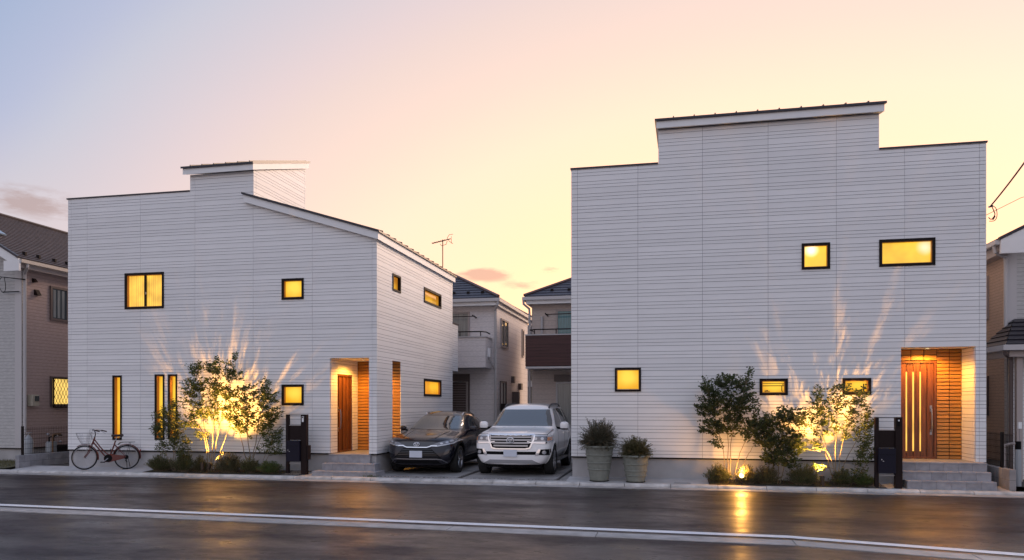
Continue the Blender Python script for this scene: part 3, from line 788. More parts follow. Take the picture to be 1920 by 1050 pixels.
def downlight(house, x, y, z, watt):
    mb = MB().lathe([(.0, -.004), (.05, -.004), (.062, -.012), (.066, -.002), (.066, .004)], (x, y, z), 20)
    o = mb.build('downlight', M['plain_white'], house)
    MB().lathe([(.0, -.007), (.048, -.007), (.048, .0)], (x, y, z), 20).build('bulb', M['bulb'], o)
    lamp('downlight_lamp', 'SPOT', (x, y, z-.03), watt, (1.0, .44, .06), house, (x, y, 0), size=.045, spot=158, blend=.55)
downlight(H1, -7.93, 18.42, PZ1+.003, 185)

# entrance steps
def steps(name, label, rows):
    """rows of (x0, x1, y front, y back, z0, z1): treads and risers faced with single tiles"""
    x0, x1, yf, yb, z0, z1 = rows[0]
    s = thing(name, label, 'steps', ((x0+x1)/2, yb, 0), world_coords=True)
    for (x0, x1, yf, yb, z0, z1) in rows:
        bx('step_core', M['gravel'], s, x0+.012, yf+.012, z0-.1, x1-.012, yb, z1-.018)
        n = max(1, round((x1-x0)/.285)); w = (x1-x0)/n
        for i in range(n):
            a, b = x0+i*w+.002, x0+(i+1)*w-.002
            MB().cbox(a, yf+random.uniform(0, .002), z0, b, yf+.011, z1-.034, .001).build('riser_tile', M['steptile'], s)
            MB().cbox(a, yf-.008, z1-.032, b, yb, z1+random.uniform(-.001, .001), .004).build('tread_tile', M['steptile'], s)
        MB().box(x1-.011, yf+.013, z0, x1, yb, z1-.034).build('end_tile', M['steptile'], s)
        MB().box(x0, yf+.013, z0, x0+.011, yb, z1-.034).build('end_tile', M['steptile'], s)
    return s
steps('entrance_steps', 'three narrow grey tiled steps beside the dark car', [(-8.49, -7.37, 17.55, 17.859, .36, PZ0+.003), (-8.53, -7.12, 17.28, 17.629, .19, .362), (-8.66, -6.97, 16.99, 17.549, .06, .19)])

# ------------------------------------------------------------------ larger house
H2 = thing('house', 'large white clapboard house with a raised flat-topped middle behind the two planters', 'house', (2.1, 21, 0), world_coords=True)
RX0, RX1 = -2.301, 6.559; Z2 = .60
fh = [(2.905,4.89,3.4,5.375), (4.505,4.89,5.525,5.385), (-1.235,2.185,-.722,2.64), (2.01,2.09,2.515,2.366), (3.754,2.10,4.244,2.366), (4.897,0,6.364,3.075)]
fr2 = wall(H2, 'front_wall', fF, [(RX0, Z2, -.28, 7.405), (-.28, Z2, 4.457, 8.2), (4.457, Z2, RX1, 7.405)], fh)
siding(fr2, fF, [(RX0-.012,-2.161), (-2.161,-.749)], Z2, 7.405, fh)
siding(fr2, fF, [(-.749,.711)], Z2, 8.19, fh+[(-.749,7.405,-.28,9)])
siding(fr2, fF, [(.711,2.144), (2.144,3.583)], Z2, 8.19, fh)
siding(fr2, fF, [(3.583,4.972)], Z2, 8.19, fh+[(4.457,7.405,4.972,9)])
siding(fr2, fF, [(4.972,6.436), (6.436,RX1+.012)], Z2, 7.405, fh)
lw2 = bx('side_wall', M['siding_back'], H2, RX0, YF+.161, Z2, RX0+.15, 27, 7.405)
siding(lw2, left(RX0), [(YF-.0,17.76), (17.76,20.8), (20.8,23.8), (23.8,26.99)], Z2, 7.405, side='l')
rw2 = bx('side_wall', M['siding_back'], H2, RX1-.15, YF+.161, Z2, RX1, 27, 7.405)
siding(rw2, right(RX1), [(YF-.0,17.76), (17.76,20.8), (20.8,23.8), (23.8,26.99)], Z2, 7.405, side='r')
T2 = lambda y: 8.19+(y-17.5)*.20
mb = MB(); mb.box(RX0+.151, 26.85, Z2, RX1-.151, 27, 7.405)
for x0, x1 in ((-.28, -.13), (4.31, 4.457)):
    mb.hexa([(x0,YF+.161,7.2),(x1,YF+.161,7.2),(x1,22,7.2),(x0,22,7.2),(x0,YF+.161,8.2),(x1,YF+.161,8.2),(x1,22,9.08),(x0,22,9.08)])
mb.box(-.129, 21.85, 7.2, 4.309, 21.999, 9.05)
mb.build('rear_walls', M['wall_side'], H2)
bx('flat_roof', M['darkmetal'], H2, RX0+.152, YF+.17, 7.2, RX1-.152, 26.8, 7.3)
mb = MB(); mb.box(RX0+.015, YF+.02, .02, 4.88, YF+.25, Z2-.03); mb.box(6.38, YF+.02, .02, RX1-.015, YF+.25, Z2-.03); mb.box(RX0+.015, YF+.251, .02, RX0+.2, 27, Z2-.03); mb.box(RX1-.2, YF+.251, .02, RX1-.015, 27, Z2-.03)
mb.build('foundation', M['concrete'], H2)
mb = MB(); mb.box(RX0-.02, YF-.022, Z2-.029, 4.897, YF+.1, Z2+.002); mb.box(6.364, YF-.022, Z2-.029, RX1+.02, YF+.1, Z2+.002); mb.box(RX0-.02, YF+.101, Z2-.029, RX0+.1, 27, Z2+.002); mb.box(RX1-.1, YF+.101, Z2-.029, RX1+.02, 27, Z2+.002)
mb.build('base_trim', M['black'], H2)
bx('parapet_cap', M['darkmetal'], H2, RX0-.03, YF-.035, 7.407, -.285, YF+.2, 7.442)
bx('parapet_cap', M['darkmetal'], H2, 4.46, YF-.035, 7.407, RX1+.03, YF+.2, 7.442)
r2 = yslab(MB(), -.36, 4.57, 17.46, 22.2, .165, .215, T2).build('roof', M['darkmetal'], H2)
for i in range(10):
    x = .05+i*.46
    yslab(MB(), x, x+.025, 17.45, 22.1, .216, .242, T2).build('seam', M['darkmetal'], r2)
yslab(MB(), -.325, 4.53, 17.5, 22.1, .0, .164, T2).build('fascia', M['plain_white'], H2)
bl = M['pane'].copy()
def blob_pane(name, c, rad, amt):
    m = emit(name, WARM, 1.05, namt=.2); t = m.node_tree; p = t.nodes['Principled BSDF']
    tcn = t.nodes.new('ShaderNodeTexCoord'); s = t.nodes.new('ShaderNodeVectorMath'); s.operation = 'DISTANCE'
    t.links.new(tcn.outputs['Object'], s.inputs[0]); s.inputs[1].default_value = c
    r = t.nodes.new('ShaderNodeMapRange'); r.inputs['From Min'].default_value = 0; r.inputs['From Max'].default_value = rad; r.inputs['To Min'].default_value = 1; r.inputs['To Max'].default_value = 0
    r.interpolation_type = 'SMOOTHSTEP'; t.links.new(s.outputs['Value'], r.inputs['Value'])
    mx = t.nodes.new('ShaderNodeMixRGB'); t.links.new(r.outputs[0], mx.inputs[0]); mx.inputs[1].default_value = WARM+(1,); mx.inputs[2].default_value = (1.0*amt, .9*amt, .55*amt, 1)
    t.links.new(mx.outputs[0], p.inputs['Emission Color']); return m
o2 = ORG[H2.name]
window(H2, fF, 2.858, 4.84, 3.45, 5.422, blob_pane('lit_window_with_lamp', (3.07-o2.x, YF-o2.y+.06, 5.29), .2, 1.8), fw=.05, depth=.06)
window(H2, fF, 4.457, 4.841, 5.575, 5.433, blob_pane('lit_wide_window', (5.40-o2.x, YF-o2.y+.06, 5.25), .22, 1.1), fw=.055, depth=.06)
window(H2, fF, -1.281, 2.136, -.676, 2.689, M['pane'], fw=.045, depth=.06)
def shelf_window(u0, v0, u1, v1, bars, blobs):
    w = window(H2, fF, u0, v0, u1, v1, M['pane_slit'], fw=.055, depth=.08)
    for (a, b, c, d) in bars: fbox(MB(), fF, a, b, -.075, c, d, -.05).build('shelf', M['post'], w)
    for (a, b, r) in blobs: MB().lathe([(.002, -r), (r*.8, -r*.6), (r, 0), (r*.7, r*.7), (.002, r)], fF(a, b, -.05), 8).build('ornament', M['rust'], w)
shelf_window(1.96, 2.041, 2.565, 2.416, [(2.03,2.245,2.50,2.262), (2.03,2.30,2.50,2.312), (2.44,2.13,2.455,2.245)], [(2.09,2.135,.018), (2.13,2.14,.022), (2.17,2.13,.014), (2.47,2.28,.014), (2.46,2.13,.012)])
shelf_window(3.704, 2.049, 4.294, 2.416, [(4.15,2.16,4.17,2.29)], [(4.18,2.2,.03), (4.20,2.27,.02), (3.85,2.15,.025), (3.9,2.29,.02)])
# porch of the larger house
QX0, QX1, QY1, QZ0, QZ1 = 4.78, 6.364, 18.39, .605, 3.075
bx('porch_floor', M['steptile'], H2, QX0, 17.62, .05, QX1-.001, QY1+.02, QZ0)
bx('porch_ceiling', M['plain_white'], H2, QX0-.1, YF+.162, QZ1+.005, QX1+.1, QY1+.2, QZ1+.1)
qw = wall(H2, 'porch_wall', left(QX1), [(YF+.161, QZ0, QY1+.14, QZ1+.004)], [], th=.03)
siding(qw, left(QX1), [(YF+.012, 17.78), (17.78, QY1)], Z2, QZ1, side='l')
wall(H2, 'porch_wall', right(QX0), [(YF+.161, QZ0, QY1+.14, QZ1+.004)], [], th=.1, m=M['plain_white'])
qb = wall(H2, 'porch_wall', front(QY1+.02), [(QX0, QZ0, QX1-.03, QZ1+.004)], [(4.90, 0, 5.85, 2.82)], th=.12, m=M['tile_back'])
tiles(qb, front(QY1+.02), 5.85, QX1-.002, QZ0, QZ1, .26, .082)
tiles(qb, front(QY1+.02), QX0, 5.85, 2.824, QZ1, .27, .125)
door_leaf(H2, front(QY1), 4.90, 5.845, QZ0+.005, 2.815, strips=[(5.213,5.247,.776,2.574), (5.357,5.391,.776,2.574), (5.501,5.534,.776,2.574)], handle_u=5.735, grooves=6)
downlight(H2, 5.54, 18.02, QZ1+.003, 165)
steps('entrance_steps', 'three wide grey tiled steps beside the mailbox post of the larger house', [(4.81, 6.46, 17.30, 17.619, .43, QZ0+.004), (4.775, 6.46, 17.09, 17.379, .25, .43), (4.815, 6.49, 16.90, 17.159, .06, .25)])
# ------------------------------------------------------------------ neighbouring and rear houses
def courses(mb, A, B, C, D, n, th=.035):
    """stepped tile courses on the quad A-B (eave) to D-C (top)"""
    A, B, C, D = map(Vector, (A, B, C, D))
    nr = (B-A).cross(D-A).normalized()
    if nr.z < 0: nr = -nr
    for i in range(n):
        t0, t1 = i/n, min(1, (i+1.15)/n)
        a, b, c, d = A.lerp(D, t0), B.lerp(C, t0), B.lerp(C, t1), A.lerp(D, t1)
        mb.add([a+nr*th, b+nr*th, c+nr*.004, d+nr*.004, a-nr*.01, b-nr*.01], [(0,1,2,3), (4,5,1,0)])
    return mb

def pipe(name, pts, m, parent, r=.035): return MB().tube(pts, r, 8).build(name, m, parent, smooth=True)
def guards(roof, pts):
    for p in pts:
        x, y, z = p
        MB().box(x-.055, y-.03, z-.02, x+.055, y+.03, z+.085).build('snow_guard', M['black'], roof)

# house behind, beyond the dark car
A = thing('house', 'pale rear house with a white balcony and slate hip roof behind the dark car', 'house', (-10, 31, 0), world_coords=True)
bx('wall', M['wall_lr'], A, -15.5, 28, 0, -6.55, 34.4, 5.75)
mb = MB(); z0 = 5.88
courses(mb, (-16, 27.58, z0), (-6.4, 27.58, z0), (-10.0, 31.2, z0+1.9), (-16, 31.2, z0+1.9), 14)
courses(mb, (-6.4, 27.58, z0), (-6.4, 34.8, z0), (-10.0, 31.2, z0+1.9), (-10.0, 31.2, z0+1.9), 14)
courses(mb, (-6.4, 34.8, z0), (-16, 34.8, z0), (-16, 31.2, z0+1.9), (-10.0, 31.2, z0+1.9), 14)
rfA = mb.build('roof', M['rooftile'], A, fix=False)
MB().tube([(-6.38, 27.56, z0+.05), (-10.0, 31.2, z0+1.95), (-16, 31.2, z0+1.95)], .06, 6).build('ridge_cap', mat('ridge_metal', (.16, .10, .09), .4, metal=.5), rfA)
MB().tube([(-6.38, 34.8, z0+.05), (-10.0, 31.2, z0+1.95)], .06, 6).build('ridge_cap', bpy.data.materials['ridge_metal'], rfA)
guards(rfA, [(x, 28.0, z0+.24) for x in (-9.4, -8.83, -8.26, -7.69, -7.12)])
mb = MB(); mb.box(-16, 27.50, 5.74, -6.33, 27.60, 5.86); mb.box(-6.42, 27.601, 5.74, -6.33, 34.9, 5.86)
mb.build('gutter', M['gutterpipe'], A)
mb = MB(); mb.box(-16, 27.62, 5.60, -6.45, 27.70, 5.84); mb.box(-6.53, 27.701, 5.60, -6.45, 34.8, 5.84); mb.box(-16, 27.701, 5.751, -6.531, 34.8, 5.83)
mb.build('eave', M['plain_white'], A)
pipe('downpipe', [(-6.40, 27.55, 5.76), (-6.42, 27.58, 5.6), (-6.60, 27.9, 5.45), (-6.60, 27.93, 5.3), (-6.60, 27.93, .1)], M['gutterpipe'], A, .045)
pipe('downpipe', [(-6.4, 34.75, 5.76), (-6.48, 34.5, 5.45), (-6.48, 34.46, .1)], M['gutterpipe'], A, .045)
fA = front(28.0)
def rear_window(house, fn, u0, v0, u1, v1, pane, frame=None, mull=None):
    w = fframe(MB(), fn, u0, v0, u1, v1, .07, -.02, .05).build('window', frame or M['pinksash'], house)
    fbox(MB(), fn, u0+.071, v0+.071, .002, u1-.071, v1-.071, .014).build('pane', pane, w)
    for x in (mull or []): fbox(MB(), fn, x-.025, v0+.071, .015, x+.025, v1-.071, .045).build('mullion', frame or M['pinksash'], w)
    return w
rear_window(A, fA, -9.3, 3.3, -7.62, 5.42, M['curtain'], mull=[-8.75])
rear_window(A, fA, -9.6, .15, -7.6, 3.0, None) if False else None
sh = fframe(MB(), fA, -9.4, .15, -7.62, 2.98, .06, -.02, .06).build('window', M['shutter'], A)
for i in range(26): fbox(MB(), fA, -9.33, .22+i*.095, .004, -7.76, .22+i*.095+.088, .022+.004*(i % 2)).build('slat', M['shutter'], sh)
fbox(MB(), fA, -9.42, 2.72, .061, -7.60, 3.0, .12).build('shutter_box', M['shutter'], sh)
fbox(MB(), fA, -7.76, .2, .03, -7.70, 2.7, .075).build('guide_rail', M['pinksash'], sh)
# balcony
bA = MB(); bA.box(-12, 27.0, 3.2, -6.75, 27.1, 4.33); bA.box(-6.85, 27.101, 3.2, -6.75, 27.98, 4.33); bA.box(-12, 27.101, 3.2, -6.851, 27.98, 3.34)
bA = bA.build('balcony', M['wall_lr'], A)
mb = MB(); mb.box(-12, 26.96, 4.33, -6.72, 27.13, 4.37); mb.box(-6.88, 27.131, 4.33, -6.72, 27.98, 4.37); mb.build('balcony_cap', M['gutterpipe'], bA)
MB().tube([(-12, 27.05, 4.55), (-6.95, 27.05, 4.55), (-6.80, 27.3, 4.55), (-6.80, 27.9, 4.53)], .024, 6).build('handrail', M['post'], bA)
for x in (-11, -9.5, -8.6, -7.75, -6.95): MB().tube([(x, 27.05, 4.36), (x, 27.05, 4.55)], .018, 6).build('rail_post', M['post'], bA)
MB().box(-6.75, 27.35, 3.62, -6.66, 27.5, 3.95).build('rain_hopper', M['plain_white'], bA)
pipe('drain_pipe', [(-6.70, 27.42, 3.62), (-6.68, 27.45, 3.5), (-6.62, 27.88, 3.18)], M['gutterpipe'], bA)
MB().tube([(-10, 27.5, 5.16), (-7.35, 27.5, 5.18)], .018, 6).build('drying_pole', M['post'], A)
MB().tube([(-7.36, 27.98, 5.18), (-7.36, 27.42, 5.2)], .03, 6).build('pole_bracket', M['post'], A)
rear_window(A, right(-6.55), 28.65, 4.08, 29.95, 5.22, M['winglass'], frame=M['pinksash'], mull=[29.25])
rear_window(A, right(-6.55), 32.9, 3.95, 33.3, 5.2, M['winglass'], frame=M['pinksash'])
rw = rear_window(A, right(-6.55), 28.5, 1.6, 29.6, 2.75, M['curtain'], frame=M['shutter'], mull=[29.1])
fbox(MB(), right(-6.55), 28.45, 1.50, .05, 29.65, 1.85, .25).build('window_box', M['post'], rw)
for (y, z, s) in ((30.75, 2.86, .12), (32.3, 2.6, .2)): MB().box(-6.55, y-s, z-.14, -6.42, y+s, z+.14).build('vent_hood', M['shutter'], A)
MB().box(-6.549, 30.8, .1, -6.25, 31.0, 2.36).build('gas_heater', M['shutter'], A)

# antenna on that roof
an = thing('tv_antenna', 'thin rooftop television antenna on a mast above the pale rear house', 'antenna', (-9.5, 30.5, 7.35), world_coords=True)
pipe('mast', [(-9.5, 30.5, 7.25), (-9.5, 30.5, 8.84)], M['rust'], an, .022)
pipe('boom', [(-9.98, 30.5, 8.70), (-9.15, 30.5, 8.86)], M['rust'], an, .022)
MB().tube([(-9.62, 30.5, 8.66), (-9.55, 30.5, 8.58), (-9.35, 30.5, 8.63), (-9.3, 30.5, 8.78)], .012, 6).build('brace', M['rust'], an)
for i in range(7):
    x = -9.93+i*.09; MB().tube([(x, 30.36, 8.71+i*.017), (x, 30.64, 8.71+i*.017)], .009, 5).build('element', M['rust'], an)
for k, s in ((0, 1), (1, -1)):
    MB().tube([(-9.24, 30.3, 8.85), (-9.15, 30.3, 8.85+s*.14), (-9.05, 30.5, 8.85+s*.2)], .011, 5).build('reflector', M['rust'], an)
    MB().tube([(-9.12, 30.5, 8.86), (-9.18, 30.7, 8.86+s*.15)], .011, 5).build('reflector', M['rust'], an)

# second house behind, with the dark balcony
B = thing('house', 'beige rear house with a dark brown balcony behind the white car', 'house', (0, 31, 0), world_coords=True)
bx('wall', M['wall_rr'], B, -5.18, 28, 0, 4, 34.4, 5.75)
mb = MB()
courses(mb, (-5.37, 27.58, z0), (5, 27.58, z0), (5, 31.2, z0+1.9), (-1.75, 31.2, z0+1.9), 14)
courses(mb, (-5.37, 34.8, z0), (-5.37, 27.58, z0), (-1.75, 31.2, z0+1.9), (-1.75, 31.2, z0+1.9), 14)
courses(mb, (5, 34.8, z0), (-5.37, 34.8, z0), (-1.75, 31.2, z0+1.9), (5, 31.2, z0+1.9), 14)
rfB = mb.build('roof', M['rooftile'], B, fix=False)
MB().tube([(-5.39, 27.56, z0+.05), (-1.75, 31.2, z0+1.95), (5, 31.2, z0+1.95)], .06, 6).build('ridge_cap', bpy.data.materials['ridge_metal'], rfB)
guards(rfB, [(x, 28.0, z0+.24) for x in (-4.4, -3.75, -3.15, -2.55)])
mb = MB(); mb.box(-5.46, 27.50, 5.74, 5, 27.60, 5.86); mb.box(-5.46, 27.601, 5.74, -5.36, 34.9, 5.86); mb.build('gutter', M['gutterpipe'], B)
mb = MB(); mb.box(-5.33, 27.62, 5.60, 5, 27.70, 5.84); mb.box(-5.33, 27.701, 5.60, -5.25, 34.8, 5.84); mb.box(-5.249, 27.701, 5.751, 5, 34.8, 5.83); mb.build('eave', M['plain_white'], B)
pipe('downpipe', [(-5.42, 27.55, 5.76), (-5.42, 27.6, 5.6), (-5.25, 27.85, 5.45), (-5.25, 27.9, 5.3), (-5.25, 27.93, .1)], M['gutterpipe'], B, .045)
pipe('downpipe', [(-4.78, 27.93, 5.15), (-4.78, 27.93, 4.2)], M['gutterpipe'], B, .05)
fB = front(28.0)
rear_window(B, fB, -4.25, 3.3, -2.0, 5.42, M['teal'], mull=[-3.1])
lo = rear_window(B, fB, -4.25, .12, -2.0, 2.68, M['curtain'], frame=M['gutterpipe'], mull=[-3.1])
fbox(MB(), fB, -4.3, 2.69, -.01, -1.95, 2.95, .12).build('shutter_box', M['shutter'], lo)
bB = MB(); bB.box(-5.22, 27.0, 3.22, 3, 27.1, 4.36); bB.box(-5.22, 27.101, 3.22, -5.12, 27.98, 4.36); bB.box(-5.119, 27.101, 3.22, 3, 27.98, 3.36)
bB = bB.build('balcony', M['tile_back'], B)
for i in range(10): MB().box(-5.235, 26.985, 3.24+i*.1125, 3, 27.0, 3.24+i*.1125+.105).build('cladding_board', M['brownclad'], bB)
MB().box(-5.25, 26.97, 4.36, 3, 27.12, 4.40).build('balcony_cap', M['gutterpipe'], bB)
MB().box(-5.23, 26.98, 3.14, 3, 27.9, 3.215).build('balcony_soffit', M['gutterpipe'], bB)
MB().tube([(-5.1, 27.9, 4.6), (-5.1, 27.2, 4.58), (-4.9, 27.05, 4.58), (3, 27.05, 4.58)], .024, 6).build('handrail', M['post'], bB)
for x in (-4.9, -4.1, -3.3, -2.5): MB().tube([(x, 27.05, 4.39), (x, 27.05, 4.58)], .018, 6).build('rail_post', M['post'], bB)
MB().tube([(-4.55, 27.5, 5.18), (-2, 27.5, 5.2)], .018, 6).build('drying_pole', M['post'], B)
MB().tube([(-4.56, 27.98, 5.18), (-4.56, 27.42, 5.2)], .03, 6).build('pole_bracket', M['post'], B)

# a sliver of a farther house in the gap
Cc = thing('house', 'farther house seen through the gap between the two rear houses', 'house', (-9, 48, 0), world_coords=True)
bx('wall', M['wall_pale'], Cc, -13, 46, 0, -2, 54, 5.6)
mb = MB(); courses(mb, (-14, 45.5, 5.6), (-1, 45.5, 5.6), (-1, 50, 7.2), (-14, 50, 7.2), 14); mb.build('roof', M['roofbrown'], Cc, fix=False)
for (a, b, c, d) in ((-8.9, 3.3, -8.2, 4.6), (-9.2, .3, -8.0, 2.9)): rear_window(Cc, front(46), a, b, c, d, M['winglass'], frame=M['post'])

# neighbour on the left
NLh = thing('house', 'rose-beige neighbouring house with a brown slate roof beside the bicycle', 'house', (-21, 22, 0), world_coords=True)
bx('side_wall', M['wall_rose'], NLh, -20.5, 18.86, .53, -18.9, 26, 5.9)
mb = MB(); mb.box(-25.5, 18.7, .53, -18.9, 18.859, 5.9)
mb.add([(-25.5,18.7,5.9),(-18.9,18.7,5.9),(-22.2,18.7,7.9),(-25.5,18.859,5.9),(-18.9,18.859,5.9),(-22.2,18.859,7.9)], [(0,1,2),(3,5,4),(0,3,4,1),(1,4,5,2),(2,5,3,0)])
mb.build('front_wall', M['wall_pale'], NLh)
bx('corner_trim', M['gutterpipe'], NLh, -19.12, 18.685, .53, -18.885, 18.70, 5.8)
mb = MB(); mb.box(-25.4, 18.73, .0, -18.93, 18.95, .50); mb.box(-19.2, 18.951, .0, -18.93, 26, .50); mb.build('foundation', M['concrete'], NLh)
mb = MB(); mb.box(-25.5, 18.68, .50, -18.88, 18.8, .529); mb.box(-19.1, 18.801, .50, -18.88, 26, .529); mb.build('base_trim', M['black'], NLh)
mb = MB(); courses(mb, (-18.55, 18.25, 6.10), (-18.55, 26.4, 6.10), (-22.2, 26.4, 8.22), (-22.2, 18.25, 8.22), 26, .03)
courses(mb, (-25.85, 26.4, 6.10), (-25.85, 18.25, 6.10), (-22.2, 18.25, 8.22), (-22.2, 26.4, 8.22), 26, .03)
rN = mb.build('roof', M['roofbrown'], NLh, fix=False)
MB().tube([(-22.2, 18.2, 8.26), (-22.2, 26.4, 8.26)], .05, 6).build('ridge_cap', M['roofbrown'], rN)
def rake(z_lo, z_hi, y0, y1, m, nm, par):
    mb = MB()
    for (xa, za, xb, zb) in ((-18.55, 6.10, -22.2, 8.22), (-25.85, 6.10, -22.2, 8.22)):
        mb.hexa([(xa,y0,za+z_lo),(xb,y0,zb+z_lo),(xb,y1,zb+z_lo),(xa,y1,za+z_lo),(xa,y0,za+z_hi),(xb,y0,zb+z_hi),(xb,y1,zb+z_hi),(xa,y1,za+z_hi)])
    return mb.build(nm, m, par)
rake(-.02, .05, 18.21, 18.30, M['darkmetal'], 'rake_flashing', rN)
rake(-.30, -.021, 18.24, 18.31, M['plain_white'], 'rake_board', rN)
rake(-.12, -.03, 18.311, 26.4, M['plain_white'], 'roof_soffit', rN)
mb = MB(); mb.box(-19.05, 18.235, 5.72, -18.52, 18.30, 6.02); mb.build('eave_return', M['plain_white'], NLh)
mb = MB(); mb.box(-18.60, 18.301, 5.97, -18.48, 26.4, 6.07); mb.build('gutter', mat('cream_gutter', (.52, .46, .40), .45), NLh)
bx('eave', M['pinksash'], NLh, -18.88, 18.311, 5.84, -18.62, 26.4, 5.965)
guards(rN, [(-18.84, y, 6.29) for y in (18.75, 19.25, 19.85, 20.35, 21.0)])
# solar panel, a corner of which shows
sp = MB(); 
def rz(x): return 6.10+(-18.55-x)*.5808
sp.hexa([(-20.05,18.4,rz(-20.05)+.06),(-21.6,18.4,rz(-21.6)+.06),(-21.6,19.3,rz(-21.6)+.06),(-20.05,19.3,rz(-20.05)+.06),(-20.05,18.4,rz(-20.05)+.1),(-21.6,18.4,rz(-21.6)+.1),(-21.6,19.3,rz(-21.6)+.1),(-20.05,19.3,rz(-20.05)+.1)])
spo = sp.build('solar_panel', M['solar'], rN)
pipe('downpipe', [(-18.54, 18.55, 5.98), (-18.54, 18.55, 5.88), (-18.80, 18.72, 5.72), (-18.82, 18.74, 5.6), (-18.82, 18.74, .5)], M['gutterpipe'], NLh, .045)
fN = right(-18.9)
ww = rear_window(NLh, fN, 19.73, 4.45, 21.0, 5.52, M['winglass'], frame=M['shutter'], mull=[20.4])
for i in range(5): fbox(MB(), fN, 19.85+i*.17, 4.55, .0145, 19.95+i*.17, 5.42, .02).build('curtain', M['curtain'], ww)
wl = rear_window(NLh, fN, 19.73, 1.77, 21.0, 2.70, M['pane_pale'], frame=M['shutter'])
gr = fframe(MB(), fN, 19.75, 1.72, 21.0, 2.66, .035, .10, .13)
gr.build('grille_frame', M['black'], wl)
for i in range(-6, 14):
    for s in (1, -1):
        u = 19.78+i*.125; pts = []
        a = (u, 1.75) if s > 0 else (u, 2.63); b = (u+.44, 2.63) if s > 0 else (u+.44, 1.75)
        def cl_(p, q):
            lo_, hi_ = 0.0, 1.0
            for k in (0, 1):
                t = ((19.78, 20.97)[k]-p[0])/(q[0]-p[0])
                if k == 0: lo_ = max(lo_, t)
                else: hi_ = min(hi_, t)
            return (lo_, hi_)
        l, h = cl_(a, b)
        if h-l < .05: continue
        P = lambda t: fN(a[0]+(b[0]-a[0])*t, a[1]+(b[1]-a[1])*t, .115)
        MB().tube([P(l), P(h)], .008, 4, cap=False).build('lattice_bar', M['black'], wl)
mbx = MB().cbox(-18.9, 18.90, 1.78, -18.72, 19.17, 2.12, .015).build('meter_box', M['meter'], NLh)
MB().box(-18.719, 19.0, 1.93, -18.70, 19.14, 2.08).build('meter_window', M['winglass'], mbx)
for (y, z, s) in ((19.12, 5.58, .05), (19.22, 5.22, .075)):
    MB().add([(-18.9,y-s,z-s),(-18.76,y-s,z-s),(-18.76,y+s,z-s),(-18.9,y+s,z-s),(-18.9,y-s,z+s*1.3),(-18.86,y-s,z+s*1.3),(-18.86,y+s,z+s*1.3),(-18.9,y+s,z+s*1.3)], [(0,3,2,1),(4,5,6,7),(0,1,5,4),(1,2,6,5),(2,3,7,6),(3,0,4,7)]).build('vent_hood', M['post'], NLh)

# neighbour on the right
NRh = thing('house', 'tan textured neighbouring house with its own small porch roof beyond the wide steps', 'house', (11, 24, 0), world_coords=True)
bx('side_wall', M['wall_brick'], NRh, 7.9, 20.16, .45, 9, 28, 5.55)
mb = MB(); mb.box(7.9, 20.0, .45, 16, 20.159, 5.55); mb.add([(7.9,20,5.55),(16,20,5.55),(11.9,20,7.55),(7.9,20.159,5.55),(16,20.159,5.55),(11.9,20.159,7.55)], [(0,1,2),(3,5,4),(0,3,4,1),(1,4,5,2),(2,5,3,0)])
mb.build('front_wall', M['wall_pale'], NRh)
mb = MB(); mb.box(7.93, 20.03, 0, 16, 20.3, .449); mb.box(7.93, 20.301, 0, 8.2, 28, .449); mb.build('foundation', M['concrete'], NRh)
mb = MB(); courses(mb, (7.55, 28.4, 5.72), (7.55, 19.55, 5.72), (11.9, 19.55, 7.895), (11.9, 28.4, 7.895), 26, .03); mb.build('roof', M['roofbrown'], NRh, fix=False)
def rk(x0, x1, lo, hi, y0, y1, nm, m):
    f = lambda x: 5.72+(x-7.55)*.50
    MB().hexa([(x0,y0,f(x0)+lo),(x1,y0,f(x1)+lo),(x1,y1,f(x1)+lo),(x0,y1,f(x0)+lo),(x0,y0,f(x0)+hi),(x1,y0,f(x1)+hi),(x1,y1,f(x1)+hi),(x0,y1,f(x0)+hi)]).build(nm, m, NRh)
rk(7.55, 11.9, -.03, .05, 19.51, 19.6, 'rake_flashing', M['darkmetal'])
rk(7.60, 11.9, -.30, -.031, 19.53, 19.6, 'rake_board', M['plain_white'])
rk(7.62, 11.9, -.14, -.04, 19.601, 28.4, 'roof_soffit', M['pinksash'])
bx('eave_return', M['plain_white'], NRh, 7.58, 19.52, 5.38, 8.12, 19.6, 5.70)
bx('gutter', M['gutterpipe'], NRh, 7.47, 19.56, 5.60, 7.58, 28.4, 5.70)
bx('eave', M['pinksash'], NRh, 7.62, 19.61, 5.40, 7.89, 28.4, 5.70)
bx('roof_deck', M['pinksash'], NRh, 7.895, 20.17, 5.56, 9.0, 28.3, 5.75)
pipe('downpipe', [(7.52, 19.75, 5.6), (7.55, 19.75, 5.45), (7.84, 19.95, 5.35), (7.85, 19.95, 5.2), (7.85, 19.95, 3.4)], M['gutterpipe'], NRh, .045)
fR = left(7.9)
rear_window(NRh, fR, 21.05, 4.0, 22.6, 5.1, M['curtain'], frame=M['pinksash'], mull=[21.8])
rear_window(NRh, fR, 21.05, 1.55, 21.9, 2.55, M['winglass'], frame=M['shutter'], mull=[21.5])
bx('eave_trim', M['gutterpipe'], NRh, 7.885, 19.985, .45, 8.1, 20.0, 5.5)
